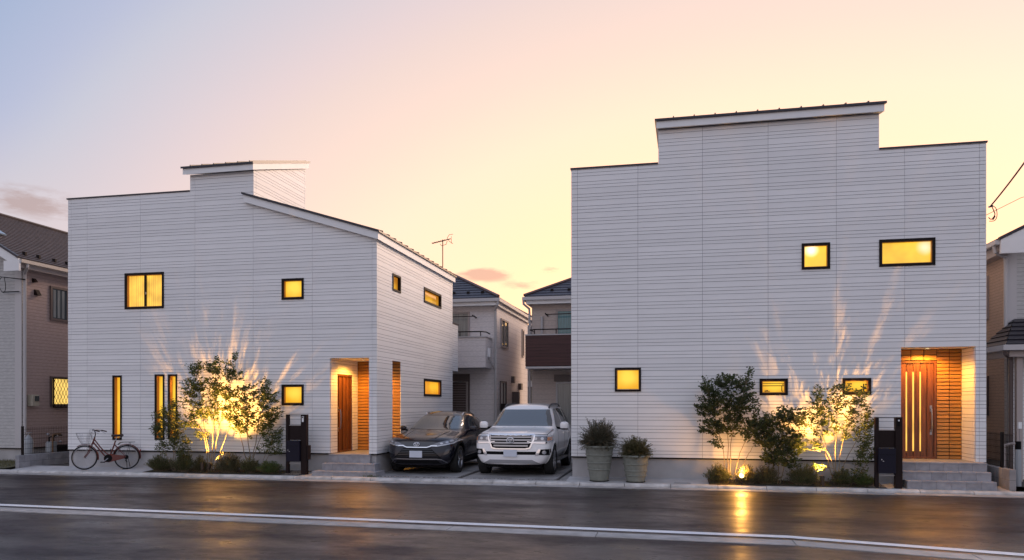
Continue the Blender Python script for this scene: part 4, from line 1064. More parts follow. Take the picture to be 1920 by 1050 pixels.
# its porch
po = MB(); zp = 3.16
courses(po, (7.30, 18.55, zp), (12, 18.55, zp), (12, 19.99, zp+.72), (8.05, 19.99, zp+.72), 6, .03)
courses(po, (7.30, 20.0, zp), (7.30, 18.55, zp), (8.05, 19.99, zp+.72), (8.05, 20.0, zp+.72), 6, .03)
por = po.build('porch_roof', M['darkmetal'], NRh, fix=False)
mb = MB(); mb.box(7.22, 18.46, zp-.12, 12, 18.57, zp); mb.box(7.22, 18.571, zp-.12, 7.33, 20.0, zp); mb.build('porch_gutter', M['gutterpipe'], por)
mb = MB(); mb.box(7.4, 18.62, zp-.26, 12, 18.72, zp-.02); mb.box(7.4, 18.721, zp-.26, 7.5, 19.99, zp-.02); mb.box(7.501, 18.721, zp-.1, 12, 19.99, zp-.05); mb.build('porch_eave', M['pinksash'], por)
pipe('downpipe', [(7.28, 18.55, zp-.1), (7.30, 18.58, zp-.2), (7.50, 18.8, zp-.28), (7.52, 18.84, zp-.4), (7.52, 18.84, .1)], M['shutter'], NRh, .045)
bx('porch_wall', M['wall_side'], NRh, 7.75, 19.3, .1, 12, 19.4, zp-.1)
bx('porch_post', M['pinksash'], NRh, 7.60, 18.75, .1, 7.72, 18.87, zp-.26)

# low block walls with mesh fences on the two sides
def block_wall(name, label, X, y0, y1, z0, hs, m, bl, th=.12, cap=True):
    w = thing(name, label, 'wall', (X, y0, z0), world_coords=True)
    z = z0
    for r, h in enumerate(hs):
        y = y0-(bl*.5 if (r % 2 and bl > .35) else 0)
        while y < y1:
            a, b = max(y, y0)+.003, min(y+bl, y1)-.003
            if b-a > .03: MB().cbox(X-th/2+random.uniform(-.003,.003), a, z+.003, X+th/2, b, z+h-.003, .004).build('block', m, w)
            y += bl
        z += h
    bx('mortar_core', M['gravel'], w, X-th/2+.006, y0+.006, z0-.1, X+th/2-.006, y1, z-.006)
    return w
block_wall('block_wall', 'low grey concrete block wall between the bicycle and the rose-beige house', -17.45, 17.12, 22.3, .08, (.18, .18), M['block'], .40)
block_wall('block_wall', 'low tan-grey tiled wall beside the wide steps', 6.80, 16.95, 21, .07, (.22, .22), M['tanblock'], .34)
def mesh_fence(label, X, posts, y0, y1, z0, z1):
    f = thing('mesh_fence', label, 'fence', (X, y0, z0), world_coords=True)
    for y in posts: MB().box(X-.025, y-.025, z0-.03, X+.025, y+.025, z1+.03).build('post', M['black'], f)
    mb = MB(); y = y0
    while y <= y1: mb.tube([(X, y, z0+.02), (X, y, z1)], .0038, 4, cap=False); y += .06
    z = z0+.03
    while z <= z1+.001: mb.tube([(X+.006, y0, z), (X+.006, y1, z)], .0042, 4, cap=False); z += .1325
    tag(mb.build('wire_mesh', M['black'], f), kind='stuff')
mesh_fence('black wire mesh fence standing on the block wall near the bicycle', -17.45, (17.30, 19.3, 21.3), 17.33, 22.2, .44, 1.20)
mesh_fence('black wire mesh fence standing on the tiled wall beside the wide steps', 6.80, (17.46, 19.4), 16.95, 20.9, .51, 1.23)
# gas meters and pipes behind the fences
g = thing('gas_bottle', 'grey gas bottle behind the wire fence near the bicycle', 'gas bottle', (-18.15, 18.2, .09))
MB().lathe([(.002,0), (.11,0), (.125,.05), (.125,.66), (.10,.76), (.05,.82), (.045,.86), (.002,.86)], (0,0,0), 18).build('bottle', M['gas'], g, smooth=True)
MB().tube([(0,0,.86), (0,0,.93)], .025, 8).build('valve', M['steel'], g)
MB().ring((0,0,.92), .09, .012, (0,0,1), 16, 5).build('collar', M['steel'], g)
g = thing('pipe_post', 'brown pipe rising between the meters behind the wire fence near the bicycle', 'pipe', (-18.0, 18.9, .09))
MB().tube([(0,0,0), (0,0,.83), (.02,.05,.86), (.1,.2,.86)], .028, 8).build('pipe', M['rust'], g)
g = thing('gas_meter', 'cluster of dark gas meter and taps behind the wire fence near the bicycle', 'gas meter', (-18.25, 18.9, .09))
MB().cbox(-.12, .1, .3, .1, .35, .62, .03).build('meter_body', M['gas'], g)
for (a, b) in ((.14, .0), (.30, .18)): MB().tube([(0,a,0), (0,a,.32), (0,a,.75), (.06,a+.08,.80), (.06,a+.25,.80)], .022, 8).build('pipe', M['carblack'], g)
for (y, z) in ((.05,.84), (.36,.78), (.5,.6)): MB().lathe([(.002,-.03), (.045,-.025), (.05,.01), (.03,.04), (.002,.045)], (.05,y,z), 10).build('tap', M['steel'], g)
mb = MB(); mb.box(-.25,.35,.0,.12,.9,.5); mb.build('equipment_box', M['carblack'], g)
g = thing('water_tap', 'grey standing pipe with a pale cap behind the wire fence beside the wide steps', 'standpipe', (7.22, 17.75, .10))
MB().tube([(0,0,0), (0,0,.62), (0,0,.8)], [.06,.06,.05], 12).build('pipe', M['gas'], g)
MB().tube([(0,0,.78), (0,0,.95)], .055, 12).build('meter_head', M['carblack'], g)
MB().tube([(-.22,.1,.0), (-.22,.1,.86), (-.1,.05,.9), (.0,0,.9)], .03, 8).build('feed_pipe', M['pinksash'], g)
MB().box(-.0,-.03,1.22,.06,.03,1.36).build('pale_cap', M['plain_white'], g)
MB().tube([(.03,0,.9), (.03,0,1.23)], .008, 5).build('stem', M['steel'], g)
# ------------------------------------------------------------------ cars
def bake(o):
    dg = bpy.context.evaluated_depsgraph_get(); dg.update()
    me = bpy.data.meshes.new_from_object(o.evaluated_get(dg), depsgraph=dg)
    o.modifiers.clear(); o.data = me
    return me

def car_body(root, rows, W, bow, lean, paint, wheels, arch_r):
    """loft of half sections mirrored left-right; returns the body object and its BVH (car space, nose at y=0)"""
    nR = len(rows); V = []; idx = {}
    def half(r):
        y, zb, wb, wm, zm, ws, zs, wg, zg, wr, zr, zt = r
        return [(0,zb), (wb*.88,zb), (wb,zb+.07), (wm,zm), (ws,zs), (wg,zg), (wr,zr), (wr*.62,zr+(zt-zr)*.7), (0,zt)]
    def warp(x, y, z):
        f = max(0.0, 1-y/1.1)
        yy = y+bow*(abs(x)/W)**2.4*f
        if y < .5: yy += lean(z)*(1-y/.5)
        return (x, yy, z)
    def vert(key, p):
        if key not in idx: idx[key] = len(V); V.append(warp(*p))
        return idx[key]
    F = []
    for i, r in enumerate(rows):
        for j, (x, z) in enumerate(half(r)):
            vert((i,j,1), (x, r[0], z))
            if 0 < j < 8: vert((i,j,-1), (-x, r[0], z))
    def K(i, j, s): return idx[(i, j, s if 0 < j < 8 else 1)]
    for i in range(nR-1):
        for j in range(8):
            for s in (1, -1): F.append([K(i,j,s), K(i+1,j,s), K(i+1,j+1,s), K(i,j+1,s)][::s])
    for i in (0, nR-1):      # end caps as a grid
        h = half(rows[i]); y = rows[i][0]
        def C(j, c, s):
            if j in (0, 8): return K(i, j, 1)
            if c == 2: return K(i, j, s)
            if c == 0: return vert((i,j,'c',0), (0, y, h[j][1]))
            return vert((i,j,'c',s), (s*h[j][0]*.55, y, h[j][1]))
        for j in range(8):
            for s in (1, -1):
                for c in (0, 1):
                    q = [C(j,c,s), C(j,c+1,s), C(j+1,c+1,s), C(j+1,c,s)]
                    q = list(dict.fromkeys(q))
                    if len(q) > 2: F.append(q[::s] if i == 0 else q[::-s])
    me = bpy.data.meshes.new('body'); me.from_pydata(V, [], F)
    bm = bmesh.new(); bm.from_mesh(me); bmesh.ops.recalc_face_normals(bm, faces=bm.faces); bm.to_mesh(me); bm.free()
    me.materials.append(paint); me.materials.append(M['carblack'])
    o = link('body', me)
    md = o.modifiers.new('s', 'SUBSURF'); md.levels = 2; md.render_levels = 2
    me = bake(o)
    bvh = BVHTree.FromPolygons([v.co.copy() for v in me.vertices], [tuple(p.vertices) for p in me.polygons])
    cut = MB(); cut.cur = 1
    for wy, wz in wheels:
        for s in (1, -1):
            n = 36; x0, x1 = s*(W-.36), s*(W+.3)
            cut.add([(x0, wy+arch_r*math.cos(2*math.pi*k/n), wz+arch_r*math.sin(2*math.pi*k/n)) for k in range(n)]+[(x1, wy+arch_r*math.cos(2*math.pi*k/n), wz+arch_r*math.sin(2*math.pi*k/n)) for k in range(n)],
                    [tuple(range(n)), tuple(range(2*n-1, n-1, -1))]+[(k, (k+1) % n, n+(k+1) % n, n+k) for k in range(n)])
    co = link('cutter', cut.mesh('cutter', [paint, M['carblack']]))
    md = o.modifiers.new('b', 'BOOLEAN'); md.operation = 'DIFFERENCE'; md.solver = 'EXACT'; md.object = co
    me = bake(o)
    bpy.data.objects.remove(co)
    me.polygons.foreach_set('use_smooth', [True]*len(me.polygons))
    try: me.set_sharp_from_angle(angle=R(50))
    except Exception: pass
    o.parent = root
    return o, bvh

def patch(name, poly, axis, bvh, off, m, parent, s=1, cell=.034, skirt=.03, label=None):
    """panel that follows the body: outline projected from the front ('y'), a side ('x') or above ('z')"""
    bm = bmesh.new()
    f = bm.faces.new([bm.verts.new((u, v, 0)) for u, v in poly])
    bmesh.ops.triangulate(bm, faces=[f])
    for _ in range(7):
        es = [e for e in bm.edges if e.calc_length() > cell]
        if not es: break
        bmesh.ops.subdivide_edges(bm, edges=es, cuts=1)
        bmesh.ops.triangulate(bm, faces=[f for f in bm.faces if len(f.verts) > 3])
    bad = []
    for v in bm.verts:
        u, w = v.co.x, v.co.y
        if axis == 'y': o, d = Vector((u, -3, w)), Vector((0, 1, 0))
        elif axis == 'x': o, d = Vector((s*4, u, w)), Vector((-s, 0, 0))
        else: o, d = Vector((u, w, 5)), Vector((0, 0, -1))
        h = bvh.ray_cast(o, d)
        if h[0] is None:
            q = Vector((u, .3, w)) if axis == 'y' else Vector((s*.8, u, w)) if axis == 'x' else Vector((u, w, 1))
            h = bvh.find_nearest(q)
        n = h[1] if h[1].dot(d) < 0 else -h[1]
        v.co = h[0]+n*off
        v.normal = n; bad.append((v, n.copy()))
    nm = {v: n for v, n in bad}
    be = [e for e in bm.edges if e.is_boundary]
    inn = {}
    for e in be:
        for v in e.verts:
            if v not in inn: inn[v] = bm.verts.new(v.co-nm[v]*(skirt+off))
    for e in be:
        a, b = e.verts
        try: bm.faces.new((a, b, inn[b], inn[a]))
        except ValueError: pass
    bmesh.ops.recalc_face_normals(bm, faces=bm.faces)
    me = bpy.data.meshes.new(name); bm.to_mesh(me); bm.free()
    me.materials.append(m); me.polygons.foreach_set('use_smooth', [True]*len(me.polygons))
    try: me.set_sharp_from_angle(angle=R(40))
    except Exception: pass
    o = link(name, me, parent); tag(o, label); return o

def mir(poly): return [(-u, v) for u, v in poly][::-1]
def line_poly(pts, w):
    """a strip of width w along a polyline in the plane"""
    a, b = [], []
    for i, p in enumerate(pts):
        q0, q1 = pts[max(0, i-1)], pts[min(len(pts)-1, i+1)]
        dx, dy = q1[0]-q0[0], q1[1]-q0[1]; l = math.hypot(dx, dy); nx, ny = -dy/l*w/2, dx/l*w/2
        a.append((p[0]+nx, p[1]+ny)); b.append((p[0]-nx, p[1]-ny))
    return a+b[::-1]

def superell(mb, c, r, e=.6, n=16, m=10, rot=None):
    sg = lambda v, p: math.copysign(abs(v)**p, v)
    b = len(mb.v)
    for i in range(m+1):
        th = -math.pi/2+math.pi*i/m
        for k in range(n):
            ph = 2*math.pi*k/n
            p = Vector((r[0]*sg(math.cos(th), e)*sg(math.cos(ph), e), r[1]*sg(math.cos(th), e)*sg(math.sin(ph), e), r[2]*sg(math.sin(th), e)))
            if rot: p = rot @ p
            mb.v.append(tuple(Vector(c)+p))
    for i in range(m):
        for k in range(n):
            mb.f.append([b+i*n+k, b+i*n+(k+1) % n, b+(i+1)*n+(k+1) % n, b+(i+1)*n+k]); mb.mi.append(mb.cur)
    return mb

def car_wheel(root, x, y, z, r, w, s, spokes, rimc):
    ty = MB().lathe([(r*.62,-w*.42), (r*.86,-w*.5), (r*.97,-w*.42), (r,-w*.2), (r,w*.2), (r*.97,w*.42), (r*.86,w*.5), (r*.62,w*.42)], (x, y, z), 32, 'x').build('wheel', M['rubber'], root, smooth=True)
    mb = MB(); h = s*w*.38
    mb.lathe([(r*.70,h*1.1), (r*.66,h*1.18), (r*.61,h*.9), (r*.60,-h)], (x, y, z), 32, 'x')
    for k in range(spokes):
        a = 2*math.pi*k/spokes
        for da in (-.10, .10):
            mb.tube([(x+h*.95, y+r*.1*math.cos(a+da), z+r*.1*math.sin(a+da)), (x+h*1.05, y+r*.63*math.cos(a+da*1.2), z+r*.63*math.sin(a+da*1.2))], [r*.055, r*.045], 5)
    mb.lathe([(.002,h*1.2), (r*.13,h*1.15), (r*.16,h*.8)], (x, y, z), 16, 'x')
    mb.build('rim', rimc, ty, smooth=True)
    MB().lathe([(.002,h*.2), (r*.6,h*.2)], (x, y, z), 20, 'x').build('brake_disc', M['carblack'], ty)
    return ty

def emblem(root, c, sx, sz, nrm=(0, -1, .15)):
    mb = MB()
    mb.ring(c, sx, .007, nrm, 32, 6, 1, sz/sx)
    mb.ring((c[0], c[1]-.003, c[2]+sz*.12), sx*.42, .006, nrm, 24, 6, .72, sz/sx*2.0)
    mb.ring((c[0], c[1]-.005, c[2]+sz*.46), sx*.66, .006, nrm, 24, 6, 1, sz/sx*.72)
    return mb.build('emblem', M['chrome'], root, smooth='all')

def front_y(bvh, x, z): return bvh.ray_cast(Vector((x, -3, z)), Vector((0, 1, 0)))[0].y

# --- white off-road estate
def make_suv():
    t = thing('parked_car', 'white boxy off-road car with a broad chrome grille parked beside the larger house', 'car', (-3.79, 17.62, .083), 0, 'cars parked nose-out between the two houses')
    W = .96
    rows = [(.00,.30,.72,.885,.56,.875,.84,.83,.98,.66,1.0,1.01),
            (.10,.27,.82,.935,.56,.925,.89,.87,1.02,.68,1.05,1.06),
            (.45,.26,.86,.955,.56,.95,.95,.885,1.06,.64,1.095,1.105),
            (1.0,.28,.86,.96,.56,.955,1.0,.885,1.095,.62,1.13,1.14),
            (1.32,.30,.86,.96,.6,.955,1.03,.87,1.125,.62,1.16,1.17),
            (1.45,.30,.86,.96,.6,.955,1.04,.86,1.14,.72,1.23,1.25),
            (1.98,.30,.86,.96,.6,.955,1.05,.885,1.14,.695,1.63,1.70),
            (2.30,.30,.86,.96,.6,.955,1.06,.89,1.15,.70,1.71,1.785),
            (3.40,.30,.86,.96,.6,.955,1.06,.89,1.15,.70,1.725,1.80),
            (4.15,.30,.86,.96,.6,.955,1.06,.88,1.15,.69,1.70,1.775),
            (4.50,.32,.84,.945,.6,.94,1.05,.86,1.13,.66,1.62,1.70),
            (4.68,.36,.80,.92,.6,.91,1.02,.83,1.10,.62,1.32,1.36),
            (4.74,.42,.72,.87,.6,.86,.98,.78,1.08,.58,1.20,1.22)]
    wh = [(.90,.36), (3.72,.36)]
    body, bvh = car_body(t, rows, W, .20, lambda z: max(0, z-.62)*.16+max(0, .45-z)*.3, M['suvwhite'], wh, .435)
    P = lambda n, p, ax, off, m, **k: patch(n, p, ax, bvh, off, M[m] if isinstance(m, str) else m, k.pop('parent', t), **k)
    P('windshield', [(-.79,1.19), (.79,1.19), (.75,1.33), (.635,1.61), (-.635,1.61), (-.75,1.33)], 'y', .007, 'glass')
    for s in (1, -1):
        P('side_window', [(1.66,1.15), (2.16,1.56), (2.30,1.62), (2.60,1.64), (2.60,1.15)], 'x', .004, 'glass', s=s)
        P('side_window', [(2.70,1.15), (2.70,1.64), (3.48,1.645), (3.48,1.15)], 'x', .004, 'glass', s=s)
        P('side_window', [(3.57,1.15), (3.57,1.64), (4.15,1.60), (4.38,1.30), (4.36,1.17)], 'x', .004, 'glass', s=s)
        for ln in ([(1.62,1.1), (1.52,.95), (1.50,.42)], [(2.65,1.12), (2.65,.42)], [(3.5,1.1), (3.40,.75), (3.25,.45)]): P('door_seam', line_poly(ln, .012), 'x', .002, 'carblack', s=s, skirt=.01)
        P('door_seam', line_poly([(1.5,.42), (3.25,.42)], .012), 'x', .002, 'carblack', s=s, skirt=.01)
        for y in (2.42, 3.24): P('door_handle', [(y,.97), (y+.16,.97), (y+.16,1.0), (y,1.0)], 'x', .022, 'chrome', s=s)
        P('side_moulding', line_poly([(1.4,.55), (3.2,.55)], .05), 'x', .012, 'suvwhite', s=s)
        # headlamp: clear lens wrapping the corner, two dark projectors, amber end
        hp = [(.50,.845), (.50,1.0), (.70,1.005), (.93,.985), (.945,.86), (.80,.83)]
        hl = P('headlight', hp if s > 0 else mir(hp), 'y', .010, 'lamp')
        ins = [(.535,.865), (.535,.975), (.70,.98), (.86,.965), (.86,.87)]
        P('headlamp_inset', ins if s > 0 else mir(ins), 'y', .013, 'lamp_in', parent=hl)
        for (cx, cz, r_) in ((.60,.92,.066), (.75,.92,.066)):
            c2 = [(s*cx+r_*.55*math.cos(a*math.pi/6), cz+r_*.55*math.sin(a*math.pi/6)) for a in range(12)]
            P('projector_lens', c2, 'y', .018, 'lamp', parent=hl)
        am = [(.865,.87), (.865,.95), (.93,.95), (.935,.875)]
        P('turn_lamp', am if s > 0 else mir(am), 'y', .014, 'amber', parent=hl)
        br = line_poly([(.40,.845), (.52,.825), (.80,.815), (.945,.84)], .03)
        P('headlight_trim', br if s > 0 else mir(br), 'y', .016, 'chrome', parent=hl)
        # fog lamp housings
        fp = [(.60,.53), (.66,.66), (.93,.67), (.93,.52)]
        fg = P('fog_lamp', fp if s > 0 else mir(fp), 'y', .004, 'carblack')
        ch = [(.585,.51), (.665,.665), (.72,.665), (.67,.52)]
        P('fog_trim', ch if s > 0 else mir(ch), 'y', .012, 'chrome', parent=fg)
        ci = [(s*.80+.048*math.cos(a*math.pi/8), .59+.046*math.sin(a*math.pi/8)) for a in range(16)]
        P('fog_lens', ci, 'y', .012, 'lamp', parent=fg)
        # roof rail
        MB().tube([(s*x_, y_, bvh.ray_cast(Vector((s*x_, y_, 5)), Vector((0,0,-1)))[0].z+h_) for x_, y_, h_ in ((.60,2.12,-.02),(.60,2.24,.035),(.605,2.5,.06),(.605,3.5,.06),(.60,3.9,.04),(.60,4.05,-.02))], .024, 8).build('roof_rail', M['darkmetal'], t, smooth=True)
        # mirror
        mm = MB(); superell(mm, (s*1.08, 1.70, 1.20), (.115,.075,.10), .62)
        mo = mm.build('mirror', M['suvwhite'], t, smooth='all')
        MB().tube([(s*.86,1.72,1.14), (s*.99,1.70,1.13)], [.035,.028], 8).build('mirror_arm', M['carblack'], mo)
        mm = MB(); superell(mm, (s*1.08, 1.70, 1.115), (.10,.07,.024), .6); mm.build('mirror_base', M['carblack'], mo, smooth='all')
        for (y, z) in wh:
            car_wheel(t, s*.835, y, z, .375, .25, s, 5, M['steel'])
            arc = line_poly([(y+.46*math.cos(a*math.pi/16), z+.46*math.sin(a*math.pi/16)) for a in range(-1, 18)], .05)
            P('wheel_arch', arc, 'x', .010, 'suvwhite', s=s, cell=.08)
        MB().box(s*.80, 1.45, .30, s*.97, 3.15, .345).build('running_board', M['steel'], t)
        tl = [(s*.66,.85), (s*.66,1.08), (s*.90,1.05), (s*.90,.87)]
        mbt = MB(); mbt.box(s*.68, 4.60, .86, s*.86, 4.70, 1.06); mbt.build('tail_light', M['redlens'], t)
    # grille
    gp = [(-.545,1.005), (.545,1.005), (.56,.94), (.46,.70), (.36,.68), (-.36,.68), (-.46,.70), (-.56,.94)]
    g = P('grille', gp, 'y', .006, 'carblack')
    P('grille_surround', line_poly([(-.57,1.01), (-.555,.90), (-.465,.695), (-.37,.675)], .035), 'y', .022, 'chrome', parent=g)
    P('grille_surround', line_poly([(.57,1.01), (.555,.90), (.465,.695), (.37,.675)], .035), 'y', .022, 'chrome', parent=g)
    P('grille_surround', line_poly([(-.57,1.012), (.57,1.012)], .022), 'y', .02, 'chrome', parent=g)
    P('grille_surround', line_poly([(-.38,.675), (.38,.675)], .026), 'y', .02, 'chrome', parent=g)
    for z, w_ in ((.958,.51), (.888,.49), (.818,.455), (.748,.42)): P('grille_bar', line_poly([(-w_,z), (w_,z)], .036), 'y', .026, 'steel', parent=g)
    P('lower_intake', [(-.60,.535), (-.62,.61), (.62,.61), (.60,.535)], 'y', .003, 'carblack')
    P('bumper_lip', [(-.70,.32), (-.52,.41), (.52,.41), (.70,.32)], 'y', .006, mat('grey_bumper_trim', (.30,.30,.31), .45))
    P('hood_seam', line_poly([(-.86,1.018), (-.5,1.03), (.5,1.03), (.86,1.018)], .010), 'y', .003, 'carblack', skirt=.01)
    for s in (1, -1): P('hood_seam', line_poly([(s*.85,.18), (s*.86,.7), (s*.85,1.3)], .010), 'z', .003, 'carblack', skirt=.01)
    P('hood_crease', line_poly([(-.34,.25), (-.38,.8), (-.40,1.25)], .03), 'z', .010, 'suvwhite'); P('hood_crease', line_poly([(.34,.25), (.38,.8), (.40,1.25)], .03), 'z', .010, 'suvwhite')
    y0 = front_y(bvh, 0, .86)-.055
    emblem(t, (0, y0, .885), .092, .066)
    y0 = front_y(bvh, 0, .57)-.03
    MB().cbox(-.165, y0-.006, .49, .165, y0+.006, .655, .004).build('number_plate', M['plate'], t)
    for s in (1, -1): MB().tube([(s*.12-.3*s, 1.36, 1.185), (s*.62, 1.43, 1.215)], .011, 6).build('wiper', M['carblack'], t)
    MB().box(-.70, .4, .20, .70, 4.4, .34).build('underbody', M['carblack'], t)
    return t
make_suv()

# --- graphite coupe crossover
def make_crossover():
    t = thing('parked_car', 'dark graphite crossover car with slanted headlights and black grille parked by the narrow steps', 'car', (-6.19, 17.62, .083), 0, 'cars parked nose-out between the two houses')
    W = .91
    rows = [(.00,.25,.62,.80,.50,.79,.72,.70,.80,.50,.845,.855),
            (.12,.21,.76,.865,.50,.865,.78,.78,.87,.52,.905,.915),
            (.50,.21,.80,.90,.52,.895,.84,.80,.92,.52,.965,.98),
            (1.05,.24,.82,.91,.56,.905,.90,.80,.985,.52,1.025,1.04),
            (1.32,.24,.82,.91,.58,.905,.93,.78,1.02,.54,1.06,1.075),
            (1.46,.24,.82,.91,.58,.905,.94,.77,1.04,.62,1.12,1.14),
            (2.20,.24,.82,.91,.58,.905,.96,.80,1.04,.60,1.46,1.52),
            (2.60,.24,.82,.91,.58,.905,.97,.80,1.05,.60,1.525,1.585),
            (3.30,.24,.82,.91,.58,.905,.98,.80,1.06,.60,1.50,1.57),
            (4.00,.24,.82,.91,.58,.90,1.0,.78,1.08,.57,1.36,1.43),
            (4.50,.28,.80,.89,.58,.87,1.0,.75,1.08,.52,1.16,1.19),
            (4.68,.36,.72,.84,.58,.81,.96,.70,1.02,.48,1.05,1.06)]
    wh = [(.92,.35), (3.62,.35)]
    body, bvh = car_body(t, rows, W, .30, lambda z: max(0, z-.48)*.30+max(0, .40-z)*.35, M['cardark'], wh, .405)
    P = lambda n, p, ax, off, m, **k: patch(n, p, ax, bvh, off, M[m] if isinstance(m, str) else m, k.pop('parent', t), **k)
    P('windshield', [(-.72,1.10), (0,1.085), (.72,1.10), (.66,1.24), (.54,1.425), (-.54,1.425), (-.66,1.24)], 'y', .007, 'glass')
    for s in (1, -1):
        P('side_window', [(1.80,1.06), (2.35,1.37), (2.55,1.43), (2.80,1.46), (2.80,1.07)], 'x', .004, 'glass', s=s)
        P('side_window', [(2.87,1.07), (2.87,1.465), (3.3,1.45), (3.7,1.36), (3.98,1.22), (3.7,1.12)], 'x', .004, 'glass', s=s)
        P('window_trim', line_poly([(1.74,1.05), (2.8,1.055), (3.75,1.10), (4.05,1.22), (3.72,1.385)], .018), 'x', .008, 'chrome', s=s)
        for ln in ([(1.75,1.03), (1.60,.85), (1.58,.36)], [(2.84,1.05), (2.84,.36)], [(3.8,1.08), (3.45,.8), (3.28,.40)]): P('door_seam', line_poly(ln, .010), 'x', .002, 'carblack', s=s, skirt=.01)
        for y in (2.58, 3.42): P('door_handle', [(y,.905), (y+.16,.91), (y+.16,.935), (y,.93)], 'x', .02, 'cardark', s=s)
        P('sill_cladding', [(1.42,.26), (1.42,.38), (3.15,.42), (3.15,.26)], 'x', .012, 'carblack', s=s)
        P('sill_trim', line_poly([(1.5,.40), (3.1,.44)], .014), 'x', .018, 'chrome', s=s)
        # headlamp with a bright lower brow
        hp = [(.36,.735), (.52,.80), (.70,.845), (.86,.885), (.895,.84), (.85,.785), (.66,.745), (.50,.715)]
        hl = P('headlight', hp if s > 0 else mir(hp), 'y', .008, 'lamp_in')
        br = line_poly([(.34,.722), (.50,.708), (.66,.735), (.84,.775), (.885,.835)], .024)
        P('daytime_lamp', br if s > 0 else mir(br), 'y', .016, 'lamp', parent=hl)
        for (cx, cz) in ((.60,.775), (.72,.80), (.80,.825)):
            ci = [(s*cx+.036*math.cos(a*math.pi/6), cz+.022*math.sin(a*math.pi/6)) for a in range(12)]
            P('projector', ci, 'y', .013, 'lamp', parent=hl)
        # side vents in the bumper corners
        vp = [(.64,.46), (.72,.63), (.84,.66), (.87,.52), (.80,.42)]
        P('corner_vent', vp if s > 0 else mir(vp), 'y', .004, 'gloss_black')
        # mirror
        mm = MB(); superell(mm, (s*1.0, 1.80, 1.10), (.105,.08,.072), .7)
        mo = mm.build('mirror', M['cardark'], t, smooth='all')
        MB().tube([(s*.80,1.86,1.02), (s*.95,1.82,1.06)], [.03,.024], 8).build('mirror_arm', M['carblack'], mo)
        for (y, z) in wh:
            car_wheel(t, s*.79, y, z, .352, .23, s, 5, M['steel'])
            arc = line_poly([(y+.435*math.cos(a*math.pi/16), z+.435*math.sin(a*math.pi/16)) for a in range(-2, 19)], .06)
            P('wheel_arch', arc, 'x', .010, 'carblack', s=s, cell=.08)
        MB().tube([(s*.53, y_, bvh.ray_cast(Vector((s*.53, y_, 5)), Vector((0,0,-1)))[0].z+h_) for y_, h_ in ((2.35,-.02),(2.5,.03),(3.2,.035),(3.55,.02),(3.7,-.02))], .015, 8).build('roof_rail', M['chrome'], t, smooth=True)
        mbt = MB(); mbt.box(s*.45, 4.60, .88, s*.80, 4.70, .95); mbt.build('tail_light', M['redlens'], t)
    P('upper_grille', [(-.37,.725), (-.50,.79), (-.40,.815), (0,.825), (.40,.815), (.50,.79), (.37,.725), (.25,.69), (-.25,.69)], 'y', .006, 'gloss_black')
    P('chrome_strip', line_poly([(-.50,.715), (-.37,.715), (-.26,.678), (.26,.678), (.37,.715), (.50,.715)], .022), 'y', .018, 'chrome')
    lg = P('lower_grille', [(-.36,.655), (-.62,.41), (-.56,.37), (.56,.37), (.62,.41), (.36,.655)], 'y', .005, 'carblack')
    for i in range(6):
        z = .62-i*.042; w_ = .36+(.64-z)*.98
        P('grille_bar', line_poly([(-w_,z), (w_,z)], .012), 'y', .012, 'gloss_black', parent=lg, cell=.12)
    P('bumper_lip', line_poly([(-.72,.30), (-.62,.375), (-.50,.39), (.50,.39), (.62,.375), (.72,.30)], .022), 'y', .016, 'steel')
    P('lower_intake', [(-.60,.28), (-.52,.36), (.52,.36), (.60,.28)], 'y', .004, 'carblack')
    P('hood_seam', line_poly([(-.55,.825), (-.40,.84), (0,.848), (.40,.84), (.55,.825)], .009), 'y', .003, 'carblack', skirt=.01)
    for s in (1, -1):
        P('hood_seam', line_poly([(s*.80,.35), (s*.79,.8), (s*.74,1.3)], .009), 'z', .003, 'carblack', skirt=.01)
        P('hood_crease', line_poly([(s*.42,.28), (s*.47,.8), (s*.50,1.25)], .035), 'z', .010, 'cardark')
    y0 = front_y(bvh, 0, .76)-.03
    emblem(t, (0, y0, .757), .072, .05, (0, -1, .35))
    y0 = front_y(bvh, 0, .51)-.03
    MB().cbox(-.165, y0-.006, .432, .165, y0+.006, .597, .004).build('number_plate', M['plate'], t)
    MB().tube([(.05, 3.3, 1.53), (.055, 3.42, 1.63)], [.012,.006], 6).build('fin_antenna', M['carblack'], t)
    for s in (1, -1): MB().tube([(s*.12-.3*s, 1.38, 1.09), (s*.56, 1.47, 1.12)], .010, 6).build('wiper', M['carblack'], t)
    MB().box(-.66, .4, .16, .66, 4.4, .30).build('underbody', M['carblack'], t)
    return t
make_crossover()
